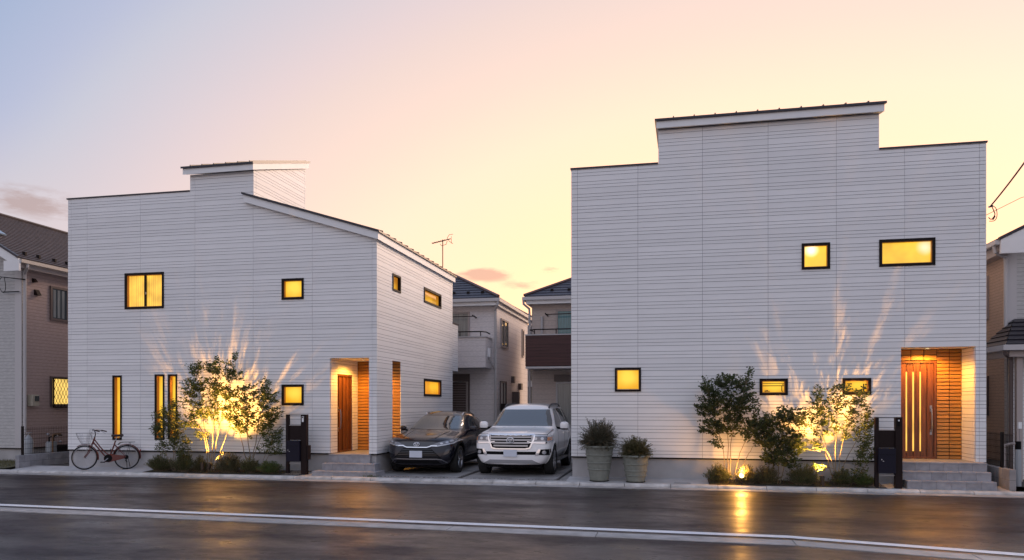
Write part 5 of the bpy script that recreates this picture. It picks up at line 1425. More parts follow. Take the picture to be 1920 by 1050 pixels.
# ------------------------------------------------------------------ bicycle (local: nose towards -x, wheels in the x-z plane)
def make_bicycle():
    t = thing('bicycle', 'maroon city bicycle with a wire front basket leaning by the tall slit window', 'bicycle', (-14.72, 17.20, .098), R(23))
    t.rotation_euler = (R(-2), 0, R(23))
    fx, rx_, hz, rad = -.52, .52, .325, .325
    red, blk, stl = M['bikered'], M['rubber'], M['steel']
    for cx in (fx, rx_):
        w = MB().ring((cx, 0, hz), rad-.018, .019, (0, 1, 0), 40, 8).build('wheel', blk, t, smooth='all')
        MB().ring((cx, 0, hz), rad-.043, .011, (0, 1, 0), 40, 6).build('rim', stl, w, smooth='all')
        mb = MB()
        for k in range(28):
            a = 2*math.pi*k/28; s = .03 if k % 2 else -.03
            a2 = a+.35*(1 if k % 4 < 2 else -1)
            mb.tube([(cx+.022*math.cos(a2), s, hz+.022*math.sin(a2)), (cx+(rad-.05)*math.cos(a), 0, hz+(rad-.05)*math.sin(a))], .0016, 4, cap=False)
        mb.build('spokes', stl, w)
        MB().tube([(cx, -.05, hz), (cx, .05, hz)], .024, 10).build('hub', stl, w)
    # frame
    HT, HB, BB = (-.275, 0, .86), (-.325, 0, .70), (.075, 0, .30)
    mb = MB()
    mb.tube([HT, HB], .021, 10)
    mb.tube([(-.315,0,.735), (-.18,0,.56), (-.04,0,.38), (.03,0,.32), BB], .019, 10)
    mb.tube([(-.29,0,.81), (-.14,0,.60), (.0,0,.44), (.09,0,.385), (.135,0,.39)], .016, 10)
    mb.tube([BB, (.16,0,.52), (.235,0,.76)], .018, 10)
    for s in (1, -1):
        mb.tube([(.075,s*.03,.30), (.28,s*.05,.315), (rx_,s*.062,hz)], .010, 8)
        mb.tube([(.205,s*.02,.67), (.30,s*.05,.56), (rx_,s*.062,hz)], .008, 8)
    mb.tube([(.075,-.04,.30), (.075,.04,.30)], .028, 10)
    mb.build('frame', red, t, smooth=True)
    mb = MB()
    for s in (1, -1): mb.tube([(-.33,s*.045,.69), (-.37,s*.055,.58), (-.43,s*.055,.44), (fx,s*.05,hz)], .011, 8)
    mb.tube([(-.33,-.05,.69), (-.33,.05,.69)], .016, 8); mb.build('fork', red, t, smooth=True)
    MB().tube([(-.275,0,.86), (-.262,0,.93), (-.27,0,1.0), (-.29,0,1.035)], .013, 8).build('stem', M['carblack'], t)
    hb = MB().tube([(-.10,-.27,1.02), (-.20,-.255,1.045), (-.29,-.16,1.055), (-.30,0,1.035), (-.29,.16,1.055), (-.20,.255,1.045), (-.10,.27,1.02)], .011, 8).build('handlebar', stl, t, smooth=True)
    for s in (1, -1):
        MB().tube([(-.20,s*.256,1.043), (-.07,s*.275,1.012)], .017, 8).build('grip', M['saddle'], hb)
        MB().tube([(-.22,s*.24,1.03), (-.14,s*.265,.985), (-.10,s*.27,.955)], .006, 6).build('brake_lever', stl, hb)
        MB().tube([(-.23,s*.23,1.05), (-.36,s*.12,1.06), (-.38,s*.03,.95), (-.33,s*.02,.80)], .0035, 5).build('brake_cable', M['carblack'], hb)
    MB().lathe([(.002,0), (.026,.004), (.022,.022), (.002,.03)], (-.25,-.2,1.06), 12).build('bell', stl, hb)
    # saddle
    mb = MB(); prof = [(-.02,.035,.0), (.05,.05,.0), (.14,.085,.004), (.21,.10,.008), (.25,.075,.006)]
    n = 10; vs = []
    for (x, w, dz) in prof:
        for k in range(n):
            a = 2*math.pi*k/n; vs.append((.16+x, w*math.cos(a), .905+dz+.026*math.sin(a)-(.012 if math.sin(a) < 0 else 0)))
    fs = [tuple(range(n))[::-1], tuple(range(4*n, 5*n))]
    for i in range(4):
        for k in range(n): fs.append((i*n+k, i*n+(k+1) % n, (i+1)*n+(k+1) % n, (i+1)*n+k))
    mb.add(vs, fs); sd_ = mb.build('saddle', M['saddle'], t, smooth=True)
    MB().tube([(.235,0,.76), (.275,0,.88)], .012, 8).build('seat_post', stl, sd_)
    for s in (1, -1): MB().ring((.33, s*.035, .862), .022, .005, (0,1,0), 14, 5).build('saddle_spring', stl, sd_)
    # mudguards
    def guard(cx, a0, a1, m):
        mb = MB(); n = 22; R0 = rad+.022; vs = []
        for i in range(n+1):
            a = R(a0+(a1-a0)*i/n); c, s = math.cos(a), math.sin(a)
            for (w, dr) in ((-.034,-.012), (-.018,.004), (.018,.004), (.034,-.012)): vs.append((cx+(R0+dr)*c, w, hz+(R0+dr)*s))
        mb.add(vs, [(i*4+k, i*4+k+1, i*4+k+5, i*4+k+4) for i in range(n) for k in range(3)])
        return mb.build('mudguard', m, t, smooth=True)
    guard(fx, -12, 122, red); guard(rx_, -8, 190, red)
    # chain case, cranks, pedals
    MB().prism([(-.03,.25), (.0,.20), (.10,.19), (.2,.22), (.47,.285), (.53,.30), (.53,.355), (.47,.37), (.2,.40), (.09,.41), (.0,.37), (-.03,.32)], lambda u, v, d: (u, d, v), -.055, -.038).build('chain_case', red, t)
    MB().lathe([(.002,-.006), (.10,-.006), (.10,.0), (.002,.0)], (.075,-.060,.30), 24, 'y').build('chainring', M['carblack'], t)
    for (dx, dz, s) in ((-.11,-.10,-1), (.10,.105,1)):
        MB().tube([(.075,s*.06,.30), (.075+dx,s*.075,.30+dz)], .011, 6).build('crank', stl, t)
        pd_ = MB().box(.075+dx-.045, s*.08, .30+dz-.012, .075+dx+.045, s*.165, .30+dz+.012).build('pedal', M['carblack'], t)
    MB().lathe([(.002,-.02), (.03,-.02), (.055,-.012), (.055,.012), (.03,.02)], (rx_,-.045,hz), 16, 'y').build('sprocket', M['carblack'], t)
    MB().tube([(rx_+.01,-.06,hz-.02), (rx_-.01,-.065,hz-.10), (rx_+.03,-.065,hz-.13)], .012, 6).build('derailleur', M['carblack'], t)
    # carrier, stand, reflector, light
    mb = MB()
    for s in (1, -1):
        mb.tube([(.30,s*.03,.66), (.36,s*.06,.715), (.45,s*.065,.725), (.70,s*.065,.725)], .0065, 6)
        mb.tube([(.60,s*.065,.725), (rx_,s*.07,hz)], .005, 6)
    for x in (.42, .52, .62, .70): mb.tube([(x,-.065,.725), (x,.065,.725)], .005, 6)
    mb.build('carrier', M['carblack'], t)
    mb = MB()
    for s in (1, -1): mb.tube([(rx_,s*.07,hz), (rx_+.035,s*.11,.14), (rx_+.05,s*.14,.01)], .008, 6)
    mb.tube([(rx_+.05,-.14,.01), (rx_-.08,-.13,.008)], .008, 6); mb.tube([(rx_+.05,-.14,.01), (rx_+.05,.14,.01)], .008, 6)
    mb.build('kickstand', M['carblack'], t)
    MB().tube([(.845,0,.50), (.875,0,.505)], .026, 10).build('reflector', M['redlens'], t)
    MB().tube([(-.40,.06,.63), (-.45,.06,.63)], [.02,.03], 10).build('front_light', M['carblack'], t)
    MB().ring((.12,.0,.50), .05, .006, (1,0,0), 14, 5).build('lock', M['carblack'], t)
    # basket
    mb = MB()
    def ringrect(z, x0, x1, w, r):
        c = .05; p = []
        for (cx, cy, a0) in ((x1-c,w-c,0), (x0+c,w-c,90), (x0+c,-w+c,180), (x1-c,-w+c,270)):
            for k in range(4): a = R(a0+30*k); p.append((cx+c*math.cos(a), cy+c*math.sin(a), z))
        return p
    levels = [(.70,-.585,-.405,.10,0), (.76,-.62,-.39,.125,0), (.83,-.65,-.375,.14,0), (.90,-.675,-.36,.155,0), (.975,-.695,-.345,.165,0)]
    rr = [ringrect(*l) for l in levels]
    for i, r_ in enumerate(rr): mb.tube(r_+[r_[0]], .0055 if i in (0, 4) else .003, 5, cap=False)
    for k in range(16): mb.tube([r_[k] for r_ in rr], .003, 4, cap=False)
    for k in (1, 3, 5, 7): mb.tube([rr[0][k], rr[0][(16-k) % 16 if k != 8 else 8]], .003, 4, cap=False)
    mb.build('basket', M['steel'], t)
    MB().tube([(-.40,.04,.70), (-.47,.05,.5), (fx,.06,hz)], .006, 6).build('basket_stay', stl, t)
    MB().tube([(-.40,-.04,.70), (-.47,-.05,.5), (fx,-.06,hz)], .006, 6).build('basket_stay', stl, t)
make_bicycle()
# ------------------------------------------------------------------ plants
def leaf(V, F, p, d, up, L_, W_, fold=.25):
    d = d.normalized(); s = d.cross(up)
    if s.length < 1e-3: s = d.orthogonal()
    s.normalize(); n = s.cross(d)
    b = len(V)
    V += [p, p+d*(L_*.45)+s*(W_*.5)+n*(W_*fold), p+d*L_, p+d*(L_*.45)-s*(W_*.5)+n*(W_*fold)]
    F.append((b, b+1, b+2)); F.append((b, b+2, b+3))

def tri_mesh(name, V, F, m, parent=None):
    me = bpy.data.meshes.new(name); me.from_pydata([tuple(v) for v in V], [], F); me.materials.append(m); me.update()
    return link(name, me, parent)

def smooth_path(pts, n=5):
    out_ = []
    P = [pts[0]]+list(pts)+[pts[-1]]
    for i in range(1, len(P)-2):
        for k in range(n):
            t = k/n; a, b, c, d = P[i-1], P[i], P[i+1], P[i+2]
            out_.append(.5*((2*b)+(c-a)*t+(2*a-5*b+4*c-d)*t*t+(3*b-a-3*c+d)*t**3))
    out_.append(Vector(pts[-1])); return out_

def tree(name, label, cat, base, stems, clumps, m, dens=1.0, L_=.076, W_=.037, rs=.016, seed=1, ydepth=.21, yc=-.07, group=None, twig_n=74):
    """stems/clumps are (x, z) or (x, z, rx, rz) in metres around the bed; crown depth ydepth"""
    rnd = random.Random(seed)
    t = thing(name, label, cat, base, 0, group)
    B = Vector(base)
    wood = MB(); nodes = []
    for st in stems:
        y0 = rnd.uniform(-.03, .03); y1 = yc+rnd.uniform(-.16, .16)
        pts = [Vector((x-B.x, y0+(y1-y0)*(i/(len(st)-1)), z-B.z)) for i, (x, z) in enumerate(st)]
        pts[0].z = -.03
        pa = smooth_path(pts, 7)
        pa = [p+Vector((rnd.gauss(0, .008), rnd.gauss(0, .008), 0))*(0 if i == 0 else 1) for i, p in enumerate(pa)]
        n = len(pa); rr = [rs*(1-.75*i/(n-1))*rnd.uniform(.95, 1.05) for i in range(n)]
        wood.tube(pa, rr, 6)
        for i, p in enumerate(pa):
            if i/n > .28: nodes.append((p, rr[i]))
    V, F = [], []
    for (cx, cz, ax, az) in clumps:
        c = Vector((cx-B.x, yc, cz-B.z))
        nt_ = max(3, int(twig_n*(ax*az)/.10*dens))
        c.y += rnd.uniform(-.08, .08)
        for _ in range(nt_):
            while True:
                q = Vector((rnd.uniform(-1, 1), rnd.uniform(-1, 1), rnd.uniform(-1, 1)))
                if q.length <= 1: break
            q = q*(q.length**-.25 if q.length > .02 else 1)
            e = c+Vector((q.x*ax, q.y*ydepth, q.z*az))
            if e.z < .03: continue
            if e.y+B.y > 17.60: e.y = 17.60-B.y-rnd.uniform(0, .1)
            best = min(nodes, key=lambda nd: (nd[0]-e).length+(1.2*max(0, nd[0].z-e.z+.08)))
            p0 = best[0]; mid = p0.lerp(e, .5)+Vector((rnd.gauss(0, .03), rnd.gauss(0, .03), -.02+rnd.gauss(0, .02)))
            tw = [p0, mid, e]
            if rnd.random() < .3: wood.tube(tw, [min(best[1]*.7, .006), .0035, .0018], 4, cap=False)
            # pinnate sprays near the twig's end
            dirn = (e-mid).normalized()
            k = rnd.randint(8, 13)
            L0 = (e-mid).length; span = max(.16, min(.27, L0))
            for i in range(k):
                pp = e-dirn*span*(i/k)+Vector((rnd.gauss(0, .012), rnd.gauss(0, .012), rnd.gauss(0, .012)))
                side = dirn.cross(Vector((0, 0, 1)))
                if side.length < .1: side = Vector((1, 0, 0))
                side = side.normalized()*(1 if i % 2 else -1)
                d = side*rnd.uniform(.5, 1.1)+dirn*rnd.uniform(.2, .8)+Vector((rnd.gauss(0, .35), rnd.gauss(0, .35), rnd.gauss(-.12, .35)))
                up = Vector((rnd.gauss(0, .5), -1+rnd.gauss(0, .5), rnd.gauss(.35, .5))) if rnd.random() < .85 else Vector((rnd.gauss(0, .45), rnd.gauss(0, .45), 1))
                s_ = rnd.uniform(.65, 1.2)
                leaf(V, F, pp, d, up, L_*s_, W_*s_)
    wood.build('trunk', M['bark'], t, smooth='all', fix=False)
    tri_mesh('crown', V, F, m, t)
    return t

def low_shrub(name, label, x, z0, y, rx, rz, m, seed, n=70, L_=.042, W_=.015, group=None, cat='shrub', ry=None):
    rnd = random.Random(seed)
    t = thing(name, label, cat, (x, y, z0), 0, group); V, F = [], []; wood = MB()
    ry = ry or min(.26, rx*.75)
    for i in range(n):
        a = rnd.uniform(0, 2*math.pi); q = rnd.random()**.5
        bx_, by_ = rx*.35*q*math.cos(a), ry*.35*q*math.sin(a)
        ex, ey = rx*q*math.cos(a)*rnd.uniform(.8, 1.15), ry*q*math.sin(a)*rnd.uniform(.8, 1.1)
        h = rz*(1.15-.75*q*q)*rnd.uniform(.7, 1.25)
        p0, p2 = Vector((bx_, by_, 0)), Vector((ex, ey, h)); p1 = Vector((bx_*.4+ex*.5, by_*.4+ey*.5, h*.6))
        wood.tube([p0, p1, p2], [.004, .003, .0014], 4, cap=False)
        k = int(10+h*55)
        for j in range(k):
            f = .15+.85*j/k
            p = p0*(1-f)**2+p1*(2*f*(1-f))+p2*f*f
            d = Vector((math.cos(j*2.4+a), math.sin(j*2.4+a), rnd.uniform(.2, 1.1)))
            leaf(V, F, p+Vector((rnd.gauss(0, .006), rnd.gauss(0, .006), 0)), d, Vector((rnd.gauss(0,.3), rnd.gauss(0,.3), 1)), L_*rnd.uniform(.6, 1.3), W_*rnd.uniform(.7, 1.3))
    wood.build('stems', M['bark'], t, fix=False)
    tri_mesh('foliage', V, F, m, t)
    return t

yb = 17.22
tree('tree', 'tallest multi-stemmed tree lit from below in the bed by the slit windows', 'tree', (-11.58, yb, .11),
     [[(-11.57,.17),(-11.75,1.27),(-11.98,2.44)], [(-11.63,.17),(-11.49,1.55),(-11.44,2.71)], [(-11.57,.17),(-11.37,1.27),(-10.94,2.78)], [(-11.64,.17),(-11.78,1.07),(-12.1,1.41)], [(-11.52,.17),(-11.25,.86),(-11.06,1.41)]],
     [(-11.91,2.81,.38,.2), (-11.29,2.83,.36,.22), (-10.85,3.08,.10,.10), (-10.91,2.57,.25,.19), (-12.06,2.3,.36,.24), (-11.52,2.3,.49,.33), (-10.98,2.16,.28,.25), (-12.26,2.02,.2,.2), (-11.75,1.75,.44,.25), (-12.14,1.41,.24,.2), (-11.29,1.68,.35,.24), (-11.95,1.07,.26,.10)],
     M['leaf'], .66, seed=3)
tree('tree', 'dense rounded tree standing between the tall lit tree and the dark mailbox post', 'tree', (-10.45, yb, .11),
     [[(-10.49,.17),(-10.68,.72),(-10.88,1.48)], [(-10.45,.17),(-10.48,1.0),(-10.45,2.16)], [(-10.42,.17),(-10.25,1.0),(-9.91,2.16)], [(-10.46,.17),(-10.35,.59),(-10.06,1.27)]],
     [(-10.45,2.16,.38,.26), (-10.06,2.37,.18,.17), (-9.91,2.02,.34,.25), (-10.75,1.82,.34,.3), (-10.22,1.61,.5,.33), (-9.76,1.61,.24,.25), (-10.6,1.27,.35,.22), (-9.99,1.2,.3,.18), (-10.91,1.41,.2,.2)],
     M['leaf'], .62, seed=5)
tree('small_tree', 'small loose leafy tree in front of the twin slit windows', 'tree', (-12.63, yb-.06, .11),
     [[(-12.63,.15),(-12.69,.79),(-12.9,1.48)], [(-12.63,.15),(-12.53,.93),(-12.53,1.75)], [(-12.61,.15),(-12.41,.59),(-12.29,.86)], [(-12.64,.15),(-12.78,.52),(-13.06,1.13)]],
     [(-12.9,1.48,.29,.33), (-12.6,1.68,.24,.33), (-13.09,1.27,.19,.27), (-12.67,1.07,.38,.28), (-12.37,.86,.31,.19), (-12.9,.75,.25,.16), (-12.47,1.34,.25,.27), (-12.29,.59,.21,.14)],
     M['leaf_low'], 1.0, L_=.058, W_=.026, rs=.010, seed=8)
tree('bush', 'low leaning bush beside the dark mailbox post by the narrow steps', 'bush', (-10.22, yb+.02, .11),
     [[(-10.23,.15),(-10.02,.59),(-9.76,1.07)], [(-10.22,.15),(-9.91,.59),(-9.62,.72)]],
     [(-9.8,1.0,.3,.2), (-9.6,1.13,.14,.15), (-9.99,.75,.24,.13), (-9.68,.7,.2,.13)], M['leaf'], 1.1, rs=.008, L_=.058, W_=.024, seed=9)
tree('tree', 'tall dark-green multi-stemmed tree at the planter side of the larger house bed', 'tree', (1.29, yb, .11),
     [[(1.2,.2),(1.12,.88),(.84,2.0)], [(1.25,.2),(1.25,1.11),(1.2,2.29)], [(1.29,.2),(1.32,1.11),(1.61,2.29)], [(1.34,.2),(1.5,.76),(1.77,1.35)], [(1.38,.2),(1.61,.62),(1.81,1.0)]],
     [(.84,2.27,.25,.2), (1.24,2.38,.28,.17), (1.58,2.29,.23,.17), (1.76,2.62,.09,.08), (.72,1.82,.24,.26), (1.18,1.88,.39,.3), (1.69,1.88,.26,.26), (.84,1.35,.28,.2), (1.35,1.41,.34,.24), (1.75,1.35,.25,.26), (.95,1.0,.16,.08)],
     M['leaf_dark'], 1.35, rs=.011, L_=.07, W_=.037, seed=12)
tree('tree', 'dark bushy middle tree between the two taller ones at the larger house', 'tree', (2.27, yb-.05, .11),
     [[(2.23,.2),(2.16,.76),(2.03,1.35)], [(2.27,.2),(2.34,.88),(2.43,1.58)], [(2.32,.2),(2.48,.76),(2.68,1.47)]],
     [(2.09,1.47,.28,.24), (2.43,1.64,.24,.18), (2.72,1.58,.17,.19), (1.98,1.11,.25,.26), (2.38,1.11,.36,.32), (2.66,1.0,.23,.26), (2.21,.72,.32,.15), (2.55,.6,.23,.12)],
     M['leaf_dark'], 1.35, rs=.011, L_=.07, W_=.037, seed=14)
tree('tree', 'brightly lit tree in front of the low window beside the wide steps', 'tree', (3.51, yb, .11),
     [[(3.46,.1),(3.3,.76),(3.17,1.82)], [(3.49,.1),(3.48,1.11),(3.55,2.11)], [(3.53,.1),(3.6,1.0),(3.94,2.0)], [(3.47,.1),(3.39,.64),(3.0,1.35)], [(3.55,.1),(3.69,.64),(4.09,1.35)]],
     [(3.17,2.11,.24,.17), (3.63,2.17,.24,.17), (4.0,2.11,.2,.14), (3.0,1.76,.22,.24), (3.46,1.76,.38,.29), (3.97,1.76,.3,.26), (2.78,1.41,.15,.17), (3.23,1.35,.33,.2), (3.8,1.35,.33,.24), (4.2,1.47,.14,.2), (2.91,1.0,.22,.13), (3.06,.55,.2,.1)],
     M['leaf'], .64, rs=.013, L_=.066, W_=.034, seed=17)
tree('bush', 'loose leafy bush leaning towards the mailbox post of the larger house', 'bush', (3.73, yb-.08, .11),
     [[(3.73,.08),(3.92,.53),(4.12,1.06)], [(3.74,.08),(3.98,.41),(4.2,.76)]],
     [(4.1,1.09,.16,.22), (3.97,.76,.22,.2), (4.2,.86,.1,.15), (3.92,.43,.17,.11)], M['leaf'], 1.1, rs=.008, L_=.058, W_=.027, seed=19)
for i, (x, z, rx, rz, m, lb) in enumerate([
    (-13.0,.10,.38,.27,'leaf_low','low feathery shrub at the bicycle end of the bed'),
    (-12.3,.10,.30,.30,'leaf_low','low feathery shrub between the small loose tree and the tall lit tree'),
    (-11.85,.10,.20,.24,'leaf_olive','small lit shrub just beside the twin spotlights'),
    (-11.0,.10,.40,.30,'leaf_olive','spreading lit shrub under the gap between the two larger trees'),
    (-10.42,.10,.26,.24,'leaf_low','dark low shrub at the foot of the dense rounded tree'),
    (-9.85,.10,.30,.20,'leaf_bright','fresh green low clump beside the mailbox post near the narrow steps'),
    (1.04,.10,.27,.26,'leaf_low','low shrub at the planter end of the larger house bed'),
    (1.66,.10,.24,.25,'leaf_olive','low lit shrub right behind the glowing globe lamp'),
    (2.05,.10,.28,.24,'leaf_olive','low shrub under the dark middle tree'),
    (2.80,.10,.33,.27,'leaf_low','broad low shrub between the dark middle tree and the tilted spotlight'),
    (3.62,.10,.24,.22,'leaf_low','low shrub at the foot of the brightly lit tree'),
    (4.02,.10,.20,.16,'leaf_bright','fresh green low clump beside the mailbox post near the wide steps')]):
    low_shrub('low_shrub', lb, x, z, 17.08 if i % 2 else 17.14, rx*1.3, rz*1.3, M[m], 40+i, n=int(460*rx+60), group='low shrubs along the house fronts')
# ground cover of fallen leaves and tufts
V, F = [], []; rnd = random.Random(77)
for i in range(2600):
    x = rnd.uniform(-13.2, -9.5) if i % 2 else rnd.uniform(.85, 4.1); y = rnd.uniform(16.9, 17.6)
    leaf(V, F, Vector((x, y, GS(x, y)+.012)), Vector((rnd.gauss(0,1), rnd.gauss(0,1), abs(rnd.gauss(0,.7)))), Vector((0,0,1)), rnd.uniform(.03,.07), rnd.uniform(.006,.016))
tag(tri_mesh('ground_cover', V, F, M['leaf_low']), 'low ground cover and tufts on the soil of both planting beds', kind='stuff')
V, F = [], []
for i in range(2400):
    x = rnd.uniform(-21, -17.65); y = rnd.uniform(16.95, 18.6)
    leaf(V, F, Vector((x, y, GS(x, y)+.03)), Vector((rnd.gauss(0,.35), rnd.gauss(0,.35), 1)), Vector((rnd.gauss(0,1), rnd.gauss(0,1), 0)), rnd.uniform(.03,.09), .008)
tag(tri_mesh('grass', V, F, M['grass']), 'dry short grass in front of the rose-beige house', kind='stuff')
V, F = [], []
for i in range(90):
    x = -7.05+rnd.gauss(0, .12); y = 16.93+rnd.gauss(0, .04)
    leaf(V, F, Vector((x, y, .08)), Vector((rnd.gauss(0,.6), rnd.gauss(0,.6), 1)), Vector((rnd.gauss(0,1), rnd.gauss(0,1), 0)), rnd.uniform(.03,.08), .010)
tag(tri_mesh('weeds', V, F, M['leaf_low']), 'weeds growing at the edge of the narrow steps', kind='stuff')

# ------------------------------------------------------------------ planters
def planter(label, x, y, rb, rt, h, ribs, slab_label, m, seed, bush):
    t = thing('planter', label, 'planter', (x, y, .094), 0, 'grey-green ribbed planters')
    prof = [(.002,.0), (rb-.01,.0), (rb,.012)]
    rad = lambda z: rb+(rt-rb)*(z/h)**.85
    z = .012; zs = []
    for k in range(1, 33):
        z = h*k/33; r = rad(z)
        prof.append((r, z))
    pts = []
    for (r, z) in prof: pts.append((r, z))
    pts += [(rt, h-.05), (rt+.024, h-.045), (rt+.032, h-.02), (rt+.024, h), (rt-.012, h), (rt-.02, h-.05), (rt-.03, h-.06)]
    MB().lathe(pts, (0,0,0), 40).build('pot_body', M['pot'], t, smooth=True)
    for zr in ribs:
        r = rad(zr*h); MB().lathe([(r-.002,zr*h-.016), (r+.016,zr*h-.010), (r+.021,zr*h), (r+.014,zr*h+.012), (r-.002,zr*h+.016)], (0,0,0), 40).build('rib', M['pot'], t, smooth='all')
    MB().lathe([(.002,h-.055), (rt-.022,h-.055)], (0,0,0), 24).build('soil', M['soil'], t)
    MB().lathe([(rb*.9,.0), (rb+.02,.0), (rb+.02,.006), (.002,.006)], (0,0,-.004), 24).build('foot', M['carblack'], t)
    return t
def pot_bush(label, x, y, z, rx, rz, m, seed, n, L_, W_):
    rnd = random.Random(seed); t = thing('potted_bush', label, 'bush', (x, y, z), 0, 'bushes in the two planters'); V, F = [], []; wood = MB()
    for i in range(n):
        a = rnd.uniform(0, 2*math.pi); el_ = math.acos(rnd.uniform(-.18, 1)); ln = rnd.uniform(.60, 1.03)
        if rnd.random() < .12: ln *= 1.15
        e = Vector((rx*math.sin(el_)*math.cos(a), rx*math.sin(el_)*math.sin(a), rz*math.cos(el_)*1.0+.03))*ln
        b = Vector((math.cos(a), math.sin(a), 0))*rx*.3*rnd.random()
        m1 = b*.6+e*.42+Vector((0,0,rz*.16))
        wood.tube([b, m1, e], [.004,.003,.0015], 4, cap=False)
        k = 26
        for j in range(k):
            f = .25+.75*j/k; p = b*(1-f)**2+m1*(2*f*(1-f))+e*f*f
            tg = (e-m1).normalized(); p = p*(1-.25*rnd.random()*(i%3==0))
            s = Vector((math.cos(j*2.4+i), math.sin(j*2.4+i), rnd.uniform(-.3,.7)))
            leaf(V, F, p, s*.8+tg*.9, Vector((rnd.gauss(0,.4), rnd.gauss(0,.4), 1)), L_*rnd.uniform(.6,1.25), W_*rnd.uniform(.7,1.2))
    wood.build('stems', M['bark'], t, fix=False); tri_mesh('foliage', V, F, m, t); return t
planter('taller grey-green ribbed planter nearest the white car', -1.60, 17.12, .205, .325, .80, (.33,.52,.74), '', None, 1, None)
planter('shorter grey-green ribbed planter beside the drain slot', -.775, 17.06, .20, .295, .60, (.24,.42,.66), '', None, 1, None)
pot_bush('airy grey-green bush in the taller planter', -1.60, 17.12, .86, .50, .66, M['leaf_grey'], 5, 560, .044, .016)
pot_bush('compact olive bush in the shorter planter', -.775, 17.06, .66, .42, .46, M['leaf_olive'], 6, 520, .036, .019)

# ------------------------------------------------------------------ mailbox posts
def mailbox(label, x0, w, y, z, wide_post, k):
    t = thing('mailbox_post', label, 'mailbox', (x0, y, z), 0, 'dark mailbox posts at the two entrances')
    H = 1.485
    MB().cbox(0, -.045, -.02, .075, .045, H, .004).build('post', M['post'], t)
    MB().cbox(w-wide_post, -.06, -.02, w, .06, H, .004).build('post', M['post'], t)
    a, b = .077, w-wide_post-.002
    MB().box(a, -.012, H-.022, b, .012, H-.004).build('top_rail', M['post'], t)
    MB().box(a, -.018, .845, b, .018, 1.205).build('panel', M['post'], t)
    MB().box(a, -.022, 1.206, b, .022, 1.222).build('rail', M['steel'], t)
    mb = MB().cbox(a-.03, -.12, .315, b-.004, .10, .832, .008).build('letter_box', M['mailbox'], t)
    MB().box(a-.02, -.124, .70, b-.015, -.1205, .706).build('slot', M['carblack'], mb)
    MB().tube([(a+.03, -.13, .60), (a+.03, -.12, .60)], .012, 10).build('lock', M['chrome'], mb)
    MB().box(a+.05, -.123, .56, a+.075, -.1205, .575).build('latch', M['chrome'], mb)
    MB().box(a, -.02, .255, b, .02, .275).build('rail', M['steel'], t)
    ic = MB().cbox(w-wide_post+.035, -.075, 1.30, w-wide_post+.085, -.061, 1.44, .003).build('intercom', M['plain_white'] if k else M['carblack'], t)
    MB().box(w-wide_post+.045, -.079, 1.40, w-wide_post+.075, -.0751, 1.43).build('intercom_lens', M['carblack'] if k else M['plain_white'], ic)
    if k: MB().cbox(w+.001, -.05, .36, w+.05, .09, .72, .006).build('parcel_flap', M['post'], t)
    return t
mailbox('dark brown mailbox post with an open top standing beside the narrow steps', -9.40, .565, 17.10, .098, .15, 1)
mailbox('dark mailbox post with an open top standing in front of the wide steps', 4.195, .525, 16.95, .085, .135, 0)

# ------------------------------------------------------------------ garden lamps
LC = (1.0, .46, .09)
def spotlight(label, pos, aim, energy, spot=110, hood=.16, r=.042):
    t = thing('garden_spotlight', label, 'spotlight', (pos[0], pos[1], .10), 0, 'garden spotlights under the trees')
    P, A = Vector(pos)-t.location, Vector(aim)-Vector(pos); A.normalize()
    MB().tube([P-A*hood, P+A*.012], r, 16, cap=False).build('housing', M['lampbody'], t)
    MB().tube([P-A*hood, P-A*(hood-.004)], r*.99, 16).build('rear_cap', M['lampbody'], t)
    MB().tube([P-A*.02, P-A*.016], r*.92, 16).build('bulb', M['bulb'], t)
    MB().tube([Vector((P.x-A.x*hood*.5, P.y-A.y*hood*.5-.02, -.02)), P-A*hood*.5], .010, 8).build('stake', M['lampbody'], t)
    lo_ = lamp('spotlight_lamp', 'SPOT', Vector(pos)+A*.02, energy, LC, t, Vector(pos)+A*3, size=.027, spot=spot, blend=1.0)
    lo_.location = Vector(pos)+A*.02-t.location
    return t
spotlight('bronze spotlight at the foot of the tallest tree, leaning towards the bicycle', (-11.66, 16.94, .34), (-11.90, 17.02, 2.9), 1150, 94)
spotlight('bronze spotlight at the foot of the tallest tree, leaning towards the narrow steps', (-11.42, 16.94, .34), (-10.50, 17.04, 2.9), 1450, 96)
spotlight('tilted bronze spotlight at the foot of the brightly lit tree', (3.16, 16.93, .30), (3.12, 17.03, 3.0), 2000, 102, hood=.19)
t = thing('globe_lamp', 'glowing globe lamp facing the road at the foot of the dark-green tall tree', 'lamp', (1.515, 16.98, .10), 0)
MB().lathe([(.002,-.055)]+[(.055*math.cos(a*math.pi/12), .055*math.sin(a*math.pi/12)) for a in range(-5, 6)]+[(.002,.055)], (0,0,.185), 20).build('globe', M['globe'], t, smooth='all')
MB().tube([(0,0,-.03), (0,0,.13)], .014, 8).build('stake', M['lampbody'], t)
lamp('globe_light', 'POINT', (0, .0, .30), 70, LC, t, size=.05)

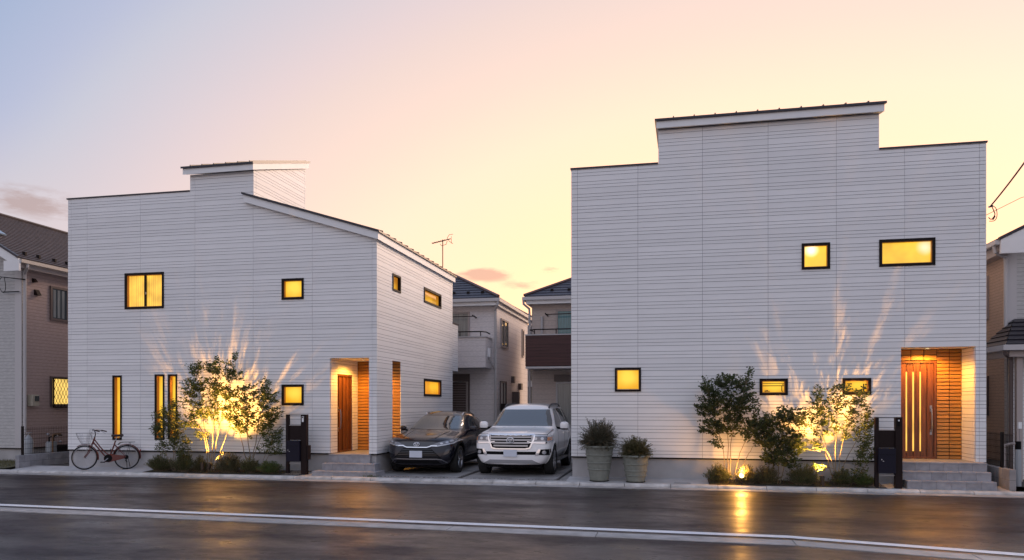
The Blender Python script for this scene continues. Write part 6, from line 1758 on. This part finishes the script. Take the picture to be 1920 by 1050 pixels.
# ------------------------------------------------------------------ overhead wires
t = thing('power_cable', 'dark service cable with drip loops fixed at the corner of the larger house', 'cable', (6.58, 17.52, 6.0), world_coords=True)
a, b = Vector((6.60, 17.50, 6.02)), Vector((4.2, 6.0, 6.6))
pts = []
for i in range(25):
    f = i/24; p = a.lerp(b, f); p.z -= .75*f*(1-f)*1.2-.0; pts.append(p)
MB().tube(pts, .016, 6).build('cable', M['wire'], t)
MB().tube([(6.56,17.50,6.0), (6.64,17.50,6.02)], .02, 8).build('anchor', M['steel'], t)
def loopw(pts, r=.008): MB().tube(smooth_path([Vector(p) for p in pts], 5), r, 5).build('drip_loop', M['wire'], t)
loopw([(6.60,17.46,6.03), (6.68,17.45,5.95), (6.70,17.45,5.80), (6.66,17.46,5.70), (6.57,17.50,5.70)])
loopw([(6.60,17.46,6.02), (6.64,17.45,5.90), (6.66,17.45,5.82), (6.60,17.46,5.73), (6.56,17.5,5.78)], .010)
MB().tube([(6.62,17.45,5.72), (6.66,17.45,5.79)], .018, 6).build('splice', M['wire'], t)
t = thing('telephone_wire', 'thin wire running above the tan neighbouring house', 'wire', (7.6, 20.5, 6.3), world_coords=True)
MB().tube([(7.35, 19.9, 6.35), (8.4, 20.5, 6.9), (13, 23, 8.4)], .007, 5).build('wire', M['rust'], t)
t = thing('power_cable', 'dark service cable with a hanging loop at the corner of the rose-beige house', 'cable', (-18.9, 18.68, 5.6), world_coords=True)
pts = [Vector((-18.86,18.66,5.55)).lerp(Vector((-24,15,6.4)), i/10)-Vector((0,0,.5*(i/10)*(1-i/10))) for i in range(11)]
MB().tube(pts, .014, 6).build('cable', M['wire'], t)
MB().tube([(-18.86,18.64,5.55), (-18.7,18.62,5.53)], .02, 6).build('anchor', M['carblack'], t)
MB().tube([(-18.9,18.62,5.18), (-19.45,18.60,5.17)], .015, 6).build('bracket', M['carblack'], t)
MB().tube(smooth_path([Vector(p) for p in ((-19.5,18.6,5.62), (-19.62,18.6,5.45), (-19.52,18.6,5.22), (-19.42,18.6,5.16), (-19.36,18.6,5.3), (-19.4,18.6,5.6))], 5), .010, 5).build('drip_loop', M['wire'], t)
